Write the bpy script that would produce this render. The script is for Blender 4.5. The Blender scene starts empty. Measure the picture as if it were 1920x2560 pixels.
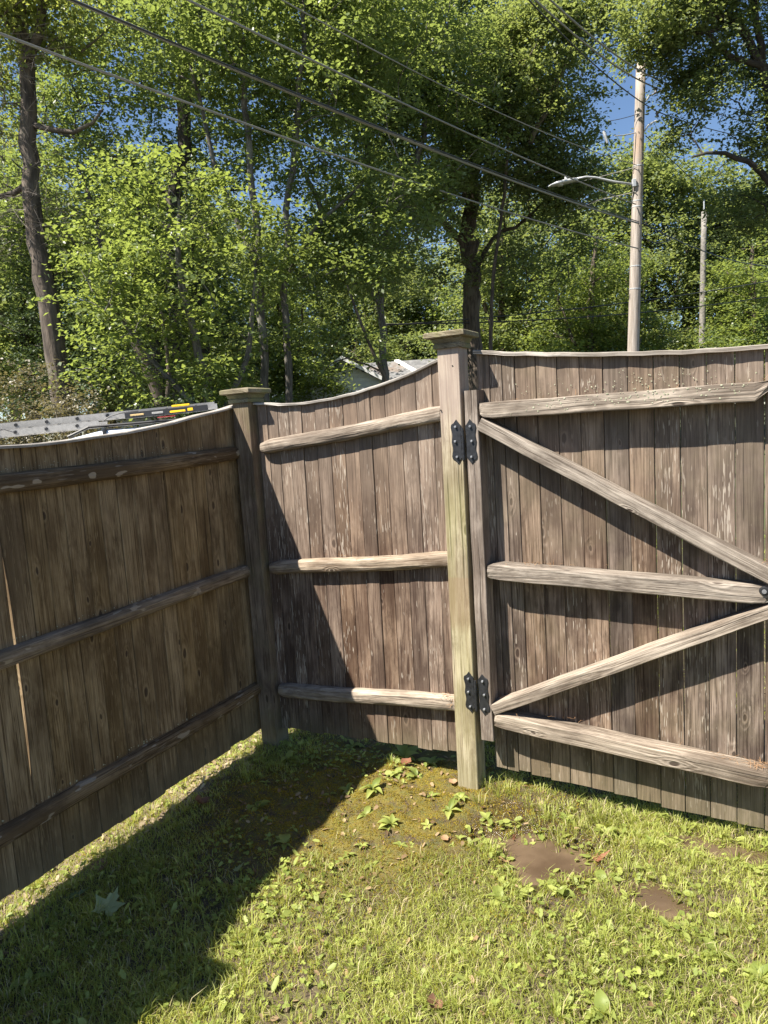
import bpy, bmesh, math, random
import numpy as np
from mathutils import Vector, Matrix

random.seed(7)
rng = np.random.default_rng(11)
S = bpy.context.scene
R = math.radians

# ------------------------------------------------------------------ camera
F_PX, PITCH, ROLL, EYE = 1773.08, 0.1188, -0.06454, 1.6
cr, sr, cp_, sp_ = math.cos(ROLL), math.sin(ROLL), math.cos(PITCH), math.sin(PITCH)
right = Vector((cr, sr * sp_, sr * cp_)); up = Vector((-sr, cr * sp_, cr * cp_))
fwd = Vector((0, cp_, -sp_))
cam_d = bpy.data.cameras.new("camera"); cam = bpy.data.objects.new("camera", cam_d)
S.collection.objects.link(cam)
cam_d.sensor_fit = 'HORIZONTAL'; cam_d.sensor_width = 36; cam_d.lens = 36 * F_PX / 1920
cam_d.clip_start = 0.05; cam_d.clip_end = 1500
M = Matrix.Identity(4)
for i in range(3):
    M[i][0] = right[i]; M[i][1] = up[i]; M[i][2] = -fwd[i]
M[2][3] = EYE
cam.matrix_world = M
S.camera = cam

# ------------------------------------------------------------------ sun and sky
dB = Vector((0.87744, -0.47968, 0)); nB = Vector((-0.47968, -0.87744, 0)); OB = -2.76297   # gate line
dL = Vector((0.45991, 0.88797, 0)); nL = Vector((0.88797, -0.45991, 0)); OL = -2.28276     # left fence line
travel = (0.74 * dB - 1.0 * nB); travel.z = -1.75
to_sun = -travel.normalized()
elev = math.asin(to_sun.z); azim = math.atan2(to_sun.x, to_sun.y)
W = bpy.data.worlds.new("World"); S.world = W; W.use_nodes = True
wn = W.node_tree.nodes; wl = W.node_tree.links
sky = wn.new('ShaderNodeTexSky'); sky.sky_type = 'NISHITA'; sky.sun_disc = False
sky.sun_elevation = elev; sky.sun_rotation = azim
sky.air_density = 1.0; sky.dust_density = 0.3; sky.ozone_density = 4.0; sky.altitude = 200
bg = wn['Background']; bg.inputs[1].default_value = 0.062
wl.new(sky.outputs[0], bg.inputs[0])
sun_d = bpy.data.lights.new("sun", 'SUN'); sun_d.energy = 5.0; sun_d.angle = R(0.53)
sun_d.color = (1.0, 0.93, 0.82)
sun = bpy.data.objects.new("sun", sun_d); S.collection.objects.link(sun)
sun.rotation_euler = to_sun.to_track_quat('Z', 'Y').to_euler()
sun.location = (-8, -4, 12)
S.view_settings.view_transform = 'Standard'; S.view_settings.look = 'None'
S.view_settings.exposure = 1.42; S.view_settings.gamma = 1; S.view_settings.use_curve_mapping = False
S.render.engine = 'CYCLES'
S.cycles.max_bounces = 6; S.cycles.transparent_max_bounces = 8

# ------------------------------------------------------------------ helpers
COL = S.collection
def link(name, me, mat=None, parent=None):
    o = bpy.data.objects.new(name, me); COL.objects.link(o)
    if me is not None and mat is not None and not me.materials: me.materials.append(mat)
    if parent is not None: o.parent = parent
    return o
def thing(name, label, cat, loc=(0, 0, 0), group=None):
    o = bpy.data.objects.new(name, None); COL.objects.link(o); o.location = loc
    o['label'] = label; o['category'] = cat; o.empty_display_size = .2
    if group: o['group'] = group
    return o
def tag(o, label, cat, group=None):
    o['label'] = label; o['category'] = cat
    if group: o['group'] = group
    return o
def mesh_np(name, V, Fc, smooth=False):
    """V (n,3), Fc (m,k) all the same k."""
    V = np.asarray(V, np.float32); Fc = np.asarray(Fc, np.int32)
    me = bpy.data.meshes.new(name); m, k = Fc.shape
    me.vertices.add(len(V)); me.vertices.foreach_set('co', V.ravel())
    me.loops.add(m * k); me.loops.foreach_set('vertex_index', Fc.ravel())
    me.polygons.add(m); me.polygons.foreach_set('loop_start', np.arange(0, m * k, k, dtype=np.int32))
    if smooth: me.polygons.foreach_set('use_smooth', np.ones(m, bool))
    me.update(calc_edges=True)
    return me
def attr(me, name, vals, kind='FLOAT'):
    a = me.attributes.new(name, kind, 'POINT')
    vals = np.asarray(vals, np.float32)
    a.data.foreach_set('vector' if kind == 'FLOAT_VECTOR' else 'value', vals.ravel())
def offset_mesh(me, off):
    pass

class PM:                                            # general mesh collector
    def __init__(s): s.v = []; s.f = []; s.g = []
    def add(s, vs, fs, gs=None):
        b = len(s.v); s.v += [tuple(x) for x in vs]; s.f += [tuple(i + b for i in f) for f in fs]
        s.g += [tuple(x) for x in (gs if gs is not None else vs)]
    def box(s, c, hx, hy, hz, X=Vector((1, 0, 0)), Y=Vector((0, 1, 0)), Z=Vector((0, 0, 1)), bev=0):
        c = Vector(c); vs = []; gs = []
        sg = (-1, 1)
        if bev <= 0:
            for i in sg:
                for j in sg:
                    for k in sg:
                        vs.append(c + X * hx * i + Y * hy * j + Z * hz * k); gs.append((hx * i, hy * j, hz * k))
            s.add(vs, [(0, 1, 3, 2), (4, 6, 7, 5), (0, 4, 5, 1), (2, 3, 7, 6), (0, 2, 6, 4), (1, 5, 7, 3)], gs)
        else:
            b = bev; idx = {}
            for i in sg:
                for j in sg:
                    for k in sg:
                        for ax in range(3):
                            h = [hx - b, hy - b, hz - b]; h[ax] += b
                            idx[(i, j, k, ax)] = len(vs)
                            vs.append(c + X * h[0] * i + Y * h[1] * j + Z * h[2] * k); gs.append((h[0] * i, h[1] * j, h[2] * k))
            fs = []
            for i in sg: fs.append([idx[(i, -1, -1, 0)], idx[(i, 1, -1, 0)], idx[(i, 1, 1, 0)], idx[(i, -1, 1, 0)]][::i])
            for j in sg: fs.append([idx[(-1, j, -1, 1)], idx[(1, j, -1, 1)], idx[(1, j, 1, 1)], idx[(-1, j, 1, 1)]][::-j])
            for k in sg: fs.append([idx[(-1, -1, k, 2)], idx[(1, -1, k, 2)], idx[(1, 1, k, 2)], idx[(-1, 1, k, 2)]][::k])
            for i in sg:
                for j in sg:
                    fs.append([idx[(i, j, -1, 0)], idx[(i, j, 1, 0)], idx[(i, j, 1, 1)], idx[(i, j, -1, 1)]])
                    fs.append([idx[(i, -1, j, 0)], idx[(i, 1, j, 0)], idx[(i, 1, j, 2)], idx[(i, -1, j, 2)]])
                    fs.append([idx[(-1, i, j, 1)], idx[(1, i, j, 1)], idx[(1, i, j, 2)], idx[(-1, i, j, 2)]])
                    for k in sg: fs.append([idx[(i, j, k, 0)], idx[(i, j, k, 1)], idx[(i, j, k, 2)]])
            s.add(vs, fs, gs)
    def tube(s, pts, rads, n=8, cap=True):
        pts = [Vector(p) for p in pts]; rings = []; vs = []; gs = []; L = 0
        prev = None
        for i, p in enumerate(pts):
            d = (pts[min(i + 1, len(pts) - 1)] - pts[max(i - 1, 0)]).normalized()
            if prev is None:
                a = d.orthogonal().normalized()
            else:
                a = (prev - d * prev.dot(d)).normalized()
            prev = a; b = d.cross(a); r = rads[i] if hasattr(rads, '__len__') else rads
            if i: L += (p - pts[i - 1]).length
            for k in range(n):
                t = 2 * math.pi * k / n
                vs.append(p + (a * math.cos(t) + b * math.sin(t)) * r); gs.append((math.cos(t) * r, math.sin(t) * r, L))
        fs = []
        for i in range(len(pts) - 1):
            for k in range(n):
                fs.append((i * n + k, i * n + (k + 1) % n, (i + 1) * n + (k + 1) % n, (i + 1) * n + k))
        if cap: fs.append(tuple(range(n - 1, -1, -1))); fs.append(tuple((len(pts) - 1) * n + k for k in range(n)))
        s.add(vs, fs, gs)
    def build(s, name, mat, parent=None, smooth=False, goff=None, fix=True):
        me = bpy.data.meshes.new(name); me.from_pydata(s.v, [], s.f); me.update()
        if fix:
            bm = bmesh.new(); bm.from_mesh(me); bmesh.ops.recalc_face_normals(bm, faces=bm.faces); bm.to_mesh(me); bm.free()
        if smooth:
            me.polygons.foreach_set('use_smooth', np.ones(len(me.polygons), bool))
        g = np.array(s.g, np.float32)
        if goff is None: goff = (random.uniform(0, 50), random.uniform(0, 50), random.uniform(0, 50))
        attr(me, 'gc', g + np.array(goff, np.float32), 'FLOAT_VECTOR')
        return link(name, me, mat, parent)

def img(x, y, D):
    """world point seen at photo pixel (x, y) at distance D along y"""
    d = right * ((x - 960) / F_PX) + up * (-(y - 1280) / F_PX) + fwd; return Vector((0, 0, EYE)) + d * (D / d.y)

def E(x, y, Y, rx, ry, rz):
    p = img(x, y, Y); return (p.x, p.y, p.z, rx, ry, rz)

# ------------------------------------------------------------------ node materials
class NT:
    def __init__(s, name):
        s.m = bpy.data.materials.new(name); s.m.use_nodes = True; s.t = s.m.node_tree
        s.b = s.t.nodes['Principled BSDF']; s.b.inputs['Roughness'].default_value = .8
        s.out = s.t.nodes['Material Output']
    def n(s, ty, **k):
        nd = s.t.nodes.new(ty)
        for a, v in k.items(): setattr(nd, a, v)
        return nd
    def put(s, sock, v):
        if isinstance(v, bpy.types.NodeSocket): s.t.links.new(v, sock)
        elif v is not None: sock.default_value = v
    def math(s, op, a, b=None, c=None, clamp=False):
        nd = s.n('ShaderNodeMath', operation=op, use_clamp=clamp)
        s.put(nd.inputs[0], a); s.put(nd.inputs[1], b); s.put(nd.inputs[2], c); return nd.outputs[0]
    def vmul(s, v, k):
        nd = s.n('ShaderNodeVectorMath', operation='MULTIPLY'); s.put(nd.inputs[0], v); s.put(nd.inputs[1], k); return nd.outputs[0]
    def vadd(s, v, k):
        nd = s.n('ShaderNodeVectorMath', operation='ADD'); s.put(nd.inputs[0], v); s.put(nd.inputs[1], k); return nd.outputs[0]
    def noise(s, vec, scale=1, detail=2, rough=.5, w=None):
        nd = s.n('ShaderNodeTexNoise'); s.put(nd.inputs['Vector'], vec); nd.inputs['Scale'].default_value = scale
        nd.inputs['Detail'].default_value = detail; nd.inputs['Roughness'].default_value = rough; return nd.outputs[0]
    def ramp(s, v, lo, hi, a=0., b=1., smooth=True):
        nd = s.n('ShaderNodeMapRange'); nd.interpolation_type = 'SMOOTHSTEP' if smooth else 'LINEAR'
        s.put(nd.inputs[0], v); s.put(nd.inputs[1], lo); s.put(nd.inputs[2], hi); s.put(nd.inputs[3], a); s.put(nd.inputs[4], b)
        return nd.outputs[0]
    def mix(s, f, a, b, mode='MIX'):
        nd = s.n('ShaderNodeMix', data_type='RGBA', blend_type=mode)
        s.put(nd.inputs[0], f); s.put(nd.inputs[6], a if isinstance(a, bpy.types.NodeSocket) else tuple(a) + (1,))
        s.put(nd.inputs[7], b if isinstance(b, bpy.types.NodeSocket) else tuple(b) + (1,)); return nd.outputs[2]
    def attr(s, name, out='Vector'):
        nd = s.n('ShaderNodeAttribute', attribute_name=name); return nd.outputs[out]
    def rnd(s): return s.n('ShaderNodeObjectInfo').outputs['Random']
    def xyz(s, v):
        nd = s.n('ShaderNodeSeparateXYZ'); s.put(nd.inputs[0], v); return nd.outputs
    def comb(s, x, y, z):
        nd = s.n('ShaderNodeCombineXYZ'); s.put(nd.inputs[0], x); s.put(nd.inputs[1], y); s.put(nd.inputs[2], z); return nd.outputs[0]
    def bump(s, h, dist=.002, strength=1.):
        nd = s.n('ShaderNodeBump'); nd.inputs['Distance'].default_value = dist; nd.inputs['Strength'].default_value = strength
        s.put(nd.inputs['Height'], h); s.t.links.new(nd.outputs[0], s.b.inputs['Normal']); return nd
    def color(s, c): s.put(s.b.inputs['Base Color'], c)

def wood(name, dark, mid, light, flake=.5, flake_col=(.42, .37, .31), rings=10., green=0., knots=.3, bump=.0022,
         band_lo=.82, band_hi=1.14, patches=0., foot=True, sat=(.82, 1.12), bleach=0.):
    t = NT(name); g = t.attr('gc'); x, y, z = t.xyz(g); rnd = t.rnd()
    # knots: sparse ellipses that push the grain around them
    kv = t.n('ShaderNodeTexVoronoi', voronoi_dimensions='2D'); kv.inputs['Scale'].default_value = 1
    xy = t.math('ADD', x, t.math('MULTIPLY', y, .6))
    wob = t.noise(t.vmul(g, (30, 30, 12)), 1, 2)
    t.put(kv.inputs['Vector'], t.comb(t.math('ADD', t.math('MULTIPLY', xy, 10), t.math('MULTIPLY', wob, .12)), t.math('ADD', t.math('MULTIPLY', z, 4.2), t.math('MULTIPLY', wob, .1)), 0.))
    kcol = t.xyz(kv.outputs['Color']); kc = kcol[0]
    pres = t.math('LESS_THAN', kc, knots)
    kd = t.math('DIVIDE', kv.outputs['Distance'], t.ramp(kcol[1], 0., 1., .45, 1.25, False))
    kcore = t.math('MULTIPLY', t.ramp(kd, .055, .10, 1., 0.), pres)
    khalo = t.math('MULTIPLY', t.ramp(kd, .03, .42, 1., 0.), pres)
    kring = t.math('MULTIPLY', t.math('MULTIPLY', t.ramp(kd, .07, .1, 0., 1.), t.ramp(kd, .1, .16, 1., 0.)), pres)
    # cathedral grain = contour lines of a stretched noise
    low = t.noise(t.vmul(g, (11, 11, .75)), 1, 2, .45)
    cont = t.math('ADD', t.math('MULTIPLY', low, rings), t.math('MULTIPLY', khalo, 1.6))
    cont = t.math('ADD', cont, t.math('MULTIPLY', t.noise(t.vmul(g, (60, 60, 3)), 1, 2), .55))
    ring = t.math('ADD', t.math('MULTIPLY', t.math('SINE', t.math('MULTIPLY', cont, 6.283)), .5), .5)
    ring = t.math('POWER', ring, 1.7)
    fib = t.noise(t.vmul(g, (230, 230, 4.5)), 1, 4, .7)
    fib2 = t.noise(t.vmul(g, (700, 700, 30)), 1, 2, .6)
    band = t.noise(t.vmul(g, (28, 28, 1.1)), 1, 3, .55)
    blot = t.noise(t.vmul(g, (7, 7, 3.2)), 1, 4, .6)
    c = t.mix(t.ramp(band, .3, .7), dark, mid)
    v = t.math('ADD', t.math('MULTIPLY', ring, .42), t.math('MULTIPLY', t.ramp(fib, .37, .61), .74))
    v = t.math('ADD', v, t.math('MULTIPLY', fib2, .18))
    c = t.mix(t.math('MULTIPLY', v, .86, clamp=True), c, light)
    c = t.mix(t.ramp(fib, .46, .33, 0., .75), c, [k * .5 for k in dark])
    st = t.noise(t.vmul(g, (16, 16, 5)), 1, 5, .72); c = t.mix(t.ramp(st, .52, .66, 0., .5), c, [k * .7 for k in dark])
    c = t.mix(t.ramp(blot, .36, .62, .0, .6), c, dark)
    ck = t.noise(t.vmul(g, (95, 95, 1.3)), 1, 2, .5); ck = t.ramp(ck, .315, .285); c = t.mix(t.math('MULTIPLY', ck, .75), c, (.018, .012, .009))
    # hue drift from piece to piece and along it
    hs = t.n('ShaderNodeHueSaturation'); t.put(hs.inputs['Color'], c)
    t.put(hs.inputs['Value'], t.math('MULTIPLY', t.ramp(rnd, 0., 1., band_lo, band_hi, False), t.ramp(blot, .3, .7, 1.1, .86)))
    r2 = t.math('FRACT', t.math('MULTIPLY', rnd, 17.3)); t.put(hs.inputs['Saturation'], t.ramp(r2, 0., 1., sat[0], sat[1], False))
    c = hs.outputs[0]
    # silvery raised flakes
    if flake > 0:
        fm = t.noise(t.vmul(g, (250, 250, 17)), 1, 1, .4); wide = t.noise(t.vmul(g, (9, 9, 2.4)), 1, 3, .6)
        thr = t.ramp(wide, .35, .70, .74, .55)
        r3 = t.math('FRACT', t.math('MULTIPLY', rnd, 7.7)); thr = t.math('ADD', thr, t.ramp(r3, 0., 1., .13, -.03, False))
        f = t.math('MULTIPLY', t.ramp(t.math('SUBTRACT', fm, thr), 0., .035), flake, clamp=True)
        c = t.mix(f, c, flake_col)
    if patches > 0:                                  # barkless pale patches on round rails
        pm = t.noise(t.vmul(g, (34, 34, 9)), 1, 2, .5)
        c = t.mix(t.math('MULTIPLY', t.ramp(pm, .64, .67), patches), c, (.33, .27, .20))
    c = t.mix(t.math('MULTIPLY', kcore, .8), c, (.035, .022, .016)); c = t.mix(t.math('MULTIPLY', kring, .35), c, light)
    geo = t.n('ShaderNodeNewGeometry'); px, py, pz = t.xyz(geo.outputs['Position'])
    pn = t.noise(geo.outputs['Position'], 7, 4, .6)
    if foot:                                         # splashed soil and algae along the foot of the fence
        ft = t.ramp(t.math('ADD', pz, t.math('MULTIPLY', pn, .16)), .36, .12)
        c = t.mix(t.math('MULTIPLY', ft, .5), c, (.17, .145, .09))
    if bleach > 0: c = t.mix(t.math('MULTIPLY', t.ramp(t.math('ADD', pz, t.math('MULTIPLY', pn, .5)), 1.15, 1.75), bleach), c, (.27, .215, .165))
    if green > 0:
        gm = t.math('MULTIPLY', t.ramp(pn, .40, .66), green)
        c = t.mix(gm, c, (.17, .17, .07))
    t.color(c)
    h = t.math('ADD', t.math('MULTIPLY', ring, .45), t.math('MULTIPLY', fib, .8))
    h = t.math('ADD', h, t.math('MULTIPLY', fib2, .25)); h = t.math('SUBTRACT', h, t.math('MULTIPLY', kcore, .6)); h = t.math('SUBTRACT', h, t.math('MULTIPLY', ck, 1.2))
    t.bump(h, bump, .85)
    t.b.inputs['Roughness'].default_value = .82; t.b.inputs['Specular IOR Level'].default_value = .25
    return t.m

M_gate = wood('gate_board_wood', (.042, .024, .016), (.108, .070, .048), (.250, .188, .142), flake=.7, knots=.12, green=.07, bleach=.25)
M_mid = wood('panel_board_wood', (.048, .024, .0155), (.116, .069, .047), (.258, .186, .135), flake=.8, knots=.10, bleach=.30)
M_left = wood('left_board_wood', (.095, .056, .024), (.182, .120, .058), (.33, .24, .135), flake=.7, flake_col=(.30, .225, .13), knots=.26, band_lo=.86, band_hi=1.1, sat=(.92, 1.06))
M_rail = wood('grey_rail_wood', (.090, .066, .048), (.205, .163, .125), (.42, .36, .295), flake=.3, rings=10, knots=.12, foot=False, band_lo=.85, band_hi=1.1, bump=.003)
M_round = wood('round_rail_wood', (.115, .082, .058), (.235, .185, .138), (.42, .355, .28), flake=.3, rings=8, knots=.1, foot=False, band_lo=.85, band_hi=1.1, bump=.0035)
M_bark = wood('barky_rail_wood', (.080, .052, .030), (.145, .10, .06), (.26, .19, .12), flake=.2, rings=9, knots=.1, foot=False, patches=.9, bump=.004)
M_cap = wood('silver_cap_wood', (.19, .165, .14), (.35, .315, .275), (.56, .52, .47), flake=.1, rings=9, knots=.1, foot=False)
M_postcap = wood('mossy_post_cap_wood', (.10, .08, .05), (.17, .14, .09), (.28, .24, .17), flake=.4, knots=.05, foot=False, green=.75, flake_col=(.36, .34, .24))
M_post1 = wood('corner_post_wood', (.075, .048, .030), (.13, .088, .058), (.22, .165, .115), flake=.3, knots=.12, green=.25)
M_stile = wood('stile_wood', (.095, .068, .050), (.17, .13, .10), (.31, .255, .21), flake=.3, rings=9, knots=.14)

def post2_mat():
    m = wood('gate_post_wood', (.15, .105, .065), (.30, .24, .155), (.47, .41, .295), flake=.1, rings=9, knots=.06, foot=False, band_lo=1, band_hi=1, bump=.0012)
    t = NT.__new__(NT); t.m = m; t.t = m.node_tree; t.b = t.t.nodes['Principled BSDF']
    src = t.b.inputs['Base Color'].links[0].from_socket
    geo = t.n('ShaderNodeNewGeometry'); pz = t.xyz(geo.outputs['Position'])[2]
    n = t.noise(t.vmul(t.attr('gc'), (25, 25, 2.5)), 1, 3)
    zz = t.math('ADD', pz, t.math('MULTIPLY', t.math('SUBTRACT', n, .5), .35))
    c = t.mix(t.ramp(zz, 1.50, 1.72, 0., .62), src, (.36, .285, .25))               # silvered pink-grey upper part
    gz = t.math('MULTIPLY', t.ramp(zz, 1.55, 1.25), t.ramp(zz, .0, .3))
    c = t.mix(t.math('MULTIPLY', gz, t.ramp(n, .3, .7, .08, .42)), c, (.27, .26, .10))                        # algae green
    # browner block of wood grain between the knots
    edge = t.math('MULTIPLY', t.math('MULTIPLY', t.ramp(pz, .935, .945, 1., 0.), t.ramp(zz, .70, .76)), .45)
    c = t.mix(edge, c, (.24, .165, .10))
    c = t.mix(t.ramp(zz, .22, .02, 0., .55), c, (.20, .185, .09))
    t.color(c); return m
M_post2 = post2_mat()

def simple(name, col, rough=.6, metal=0., nscale=0, namp=.2, bump=0.):
    t = NT(name); t.b.inputs['Roughness'].default_value = rough; t.b.inputs['Metallic'].default_value = metal
    if nscale:
        g = t.n('ShaderNodeTexCoord').outputs['Object']; n = t.noise(g, nscale, 5, .6)
        c = t.mix(t.ramp(n, .3, .7), [k * (1 - namp) for k in col], [k * (1 + namp) for k in col]); t.color(c)
        if bump: t.bump(n, bump)
    else: t.color(t.mix(0., col, col))
    return t.m
M_black = simple('black_painted_steel', (.018, .019, .022), .42, 0., 60, .35, .0006)
M_bolt = simple('galvanised_bolt', (.33, .34, .36), .38, .6, 90, .3)
M_nail = simple('dark_nail', (.03, .025, .02), .6)

# ------------------------------------------------------------------ ground
Z0 = 0.0
def pudmask(x, y, q=1.0):
    x = np.asarray(x, float); m = np.zeros_like(x)
    for (cx, cy, rx, ry, a, dep) in PUD[:4]: m = np.maximum(m, np.exp(-(((x - cx) * math.cos(a) + (y - cy) * math.sin(a)) / rx) ** 2 - ((-(x - cx) * math.sin(a) + (y - cy) * math.cos(a)) / ry) ** 2))
    return m
def gh(x, y):
    """gentle height of the lawn (metres)."""
    x = np.asarray(x, float); y = np.asarray(y, float)
    h = .012 * np.sin(x * 3.1 + 1.2 * y) + .010 * np.sin(y * 4.3 - x * 1.7 + 1) + .006 * np.sin(x * 9 + y * 5)
    h += .004 * np.sin(x * 21 - y * 17) + .004 * np.sin(y * 26 + x * 13) + .003 * np.sin(x * 47 + 3 * np.sin(y * 19)) + .003 * np.sin(y * 53 + 3 * np.sin(x * 23))
    h *= np.clip((14 - np.hypot(x, y - 2)) / 8, 0, 1)
    for (cx, cy, rx, ry, a, dep) in PUD: h = h - dep * np.exp(-(((x - cx) * math.cos(a) + (y - cy) * math.sin(a)) / rx) ** 2 - ((-(x - cx) * math.sin(a) + (y - cy) * math.cos(a)) / ry) ** 2)
    q_ = np.clip(pudmask(x, y, .5) * 3, 0, 1); h = h + q_ * (.005 * np.sin(x * 31 + 4 * np.sin(y * 23)) + .004 * np.sin(y * 61 - x * 37) + .003 * np.sin(x * 97 + y * 71))
    u = x * dB.x + y * dB.y; w = x * nB.x + y * nB.y - OB
    h = h - .03 * np.clip((u + 1.1) / .6, 0, 1) * np.exp(-((w + .12) / .35) ** 2)
    return h - .008
PUD = [(.50, 2.50, .17, .095, -.6, .058), (.43, 2.36, .07, .08, 0., .022), (.84, 2.18, .07, .12, .3, .042), (1.20, 2.42, .14, .06, -.5, .04), (.28, 2.62, .10, .05, -.2, .016)]
WATER = -.028

def soil_mat():
    t = NT('lawn_soil'); P = t.n('ShaderNodeNewGeometry').outputs['Position']
    a = t.noise(P, 9, 6, .65); b = t.noise(P, 60, 5, .7); d = t.noise(P, 2.2, 4, .55)
    c = t.mix(t.ramp(b, .3, .7), (.040, .027, .017), (.115, .085, .052))
    mo = t.n('ShaderNodeVectorMath', operation='DISTANCE'); t.put(mo.inputs[0], P); mo.inputs[1].default_value = (-.15, 3.0, 0)
    moss = t.math('MULTIPLY', t.ramp(t.math('ADD', mo.outputs['Value'], t.math('MULTIPLY', a, .7)), .75, 1.25, 1., 0.), t.ramp(a, .36, .55))
    c = t.mix(moss, c, (.155, .125, .022))
    c = t.mix(t.ramp(t.noise(P, 28, 4, .6), .46, .62, 0., .65), c, (.10, .105, .026))
    c = t.mix(t.ramp(t.noise(P, 130, 3, .6), .60, .70, 0., .6), c, (.20, .155, .085))
    dl = t.n('ShaderNodeVectorMath', operation='DOT_PRODUCT'); t.put(dl.inputs[0], P); dl.inputs[1].default_value = tuple(nL); wd = t.math('ABSOLUTE', t.math('ADD', dl.outputs['Value'], 2.31))
    c = t.mix(t.math('MULTIPLY', t.ramp(t.math('ADD', wd, t.math('MULTIPLY', a, .12)),   .20, .11), .8), c, t.mix(t.ramp(b, .3, .7), (.12, .085, .06), (.34, .27, .20)))
    y = t.xyz(P)[1]; far = t.ramp(y, 5., 8.)
    c = t.mix(far, c, t.mix(t.ramp(d, .35, .65), (.055, .075, .02), (.07, .055, .03)))
    z = t.xyz(P)[2]; c = t.mix(t.ramp(t.math('ADD', z, t.math('MULTIPLY', a, .02)), -.005, -.022, 0., .75), c, (.045, .028, .017)); t.color(c)
    wet = t.ramp(t.math('ADD', z, t.math('MULTIPLY', b, .008)), -.030, -.014, .18, .92); t.put(t.b.inputs['Roughness'], wet)
    t.bump(t.math('ADD', b, t.math('MULTIPLY', a, .6)), .012, .9); return t.m
def grid(name, x0, x1, y0, y1, nx, ny, hf, mat):
    X, Y = np.meshgrid(np.linspace(x0, x1, nx), np.linspace(y0, y1, ny))
    V = np.stack([X.ravel(), Y.ravel(), hf(X, Y).ravel()], 1)
    i = np.arange((nx - 1) * (ny - 1)); r, c = i // (nx - 1), i % (nx - 1); a = r * nx + c
    me = mesh_np(name, V, np.stack([a, a + 1, a + nx + 1, a + nx], 1), True); return link(name, me, mat)
# near patch is finely modelled, its rim dips under the far sheet
M_soil = soil_mat()
def ground_sheet():
    # one sheet: fine cells near the fence corner, growing outwards to the horizon
    def axis(c, near, n_near, far, n_far):
        a = np.linspace(-near, near, n_near); g = near * (far / near) ** (np.arange(1, n_far + 1) / n_far)
        return c + np.concatenate([-g[::-1], a, g])
    ax = axis(0, 2.2, 150, 600, 26); ay = axis(2.6, 2.2, 150, 600, 26)
    X, Y = np.meshgrid(ax, ay); H = gh(X, Y); nx = len(ax); ny = len(ay)
    V = np.stack([X.ravel(), Y.ravel(), H.ravel()], 1)
    i = np.arange((nx - 1) * (ny - 1)); r, c = i // (nx - 1), i % (nx - 1); a = r * nx + c
    me = mesh_np('ground', V, np.stack([a, a + 1, a + nx + 1, a + nx], 1), True)
    o = link('ground', me, M_soil); o['kind'] = 'structure'
ground_sheet()
# muddy water in the dips
tw = NT('muddy_water'); Pw = tw.n('ShaderNodeNewGeometry').outputs['Position']
tw.color(tw.mix(tw.ramp(tw.noise(Pw, 6, 3), .35, .65), (.078, .053, .033), (.125, .088, .056)))
tw.b.inputs['Roughness'].default_value = .09; tw.b.inputs['Specular IOR Level'].default_value = .45
tw.bump(tw.noise(Pw, 40, 3), .0012, .5)
V = []; Fc = []
for (cx, cy, rx, ry, a, dep) in PUD[:4]:
    k0 = len(V); n = 28; wz = float(gh(cx, cy)) + dep - .010; V.append((cx, cy, wz))
    for i in range(n):
        t_ = 2 * math.pi * i / n; q = 1.9 * (1 + .12 * math.sin(3 * t_ + cx * 9)); ex, ey = math.cos(t_) * rx * q, math.sin(t_) * ry * q
        V.append((cx + ex * math.cos(a) - ey * math.sin(a), cy + ex * math.sin(a) + ey * math.cos(a), wz))
    Fc += [(k0, k0 + 1 + i, k0 + 1 + (i + 1) % n) for i in range(n)]
V = np.array(V); 
me = mesh_np('puddle_water', V, Fc); o = link('puddle_water', me, tw.m); o['kind'] = 'structure'

# ------------------------------------------------------------------ fence
def PB(u, dep, z): v = dB * u + nB * (OB - dep); return Vector((v.x, v.y, z))
def PL(u, dep, z): v = dL * u + nL * (OL - dep); return Vector((v.x, v.y, z))
UP = Vector((0, 0, 1))
def curve(pts):
    xs = [p[0] for p in pts]; ys = [p[1] for p in pts]
    # smooth natural-ish interpolation through a dense Catmull-Rom
    def f(x):
        if x <= xs[0]: return ys[0] + (x - xs[0]) * (ys[1] - ys[0]) / (xs[1] - xs[0])
        if x >= xs[-1]: return ys[-1] + (x - xs[-1]) * (ys[-1] - ys[-2]) / (xs[-1] - xs[-2])
        i = max(j for j in range(len(xs) - 1) if xs[j] <= x)
        x0, x1 = xs[i], xs[i + 1]; t = (x - x0) / (x1 - x0); h = x1 - x0
        m = lambda j: (ys[min(j + 1, len(ys) - 1)] - ys[max(j - 1, 0)]) / (xs[min(j + 1, len(xs) - 1)] - xs[max(j - 1, 0)])
        return (2 * t**3 - 3 * t * t + 1) * ys[i] + (t**3 - 2 * t * t + t) * h * m(i) + (-2 * t**3 + 3 * t * t) * ys[i + 1] + (t**3 - t * t) * h * m(i + 1)
    return f
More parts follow.
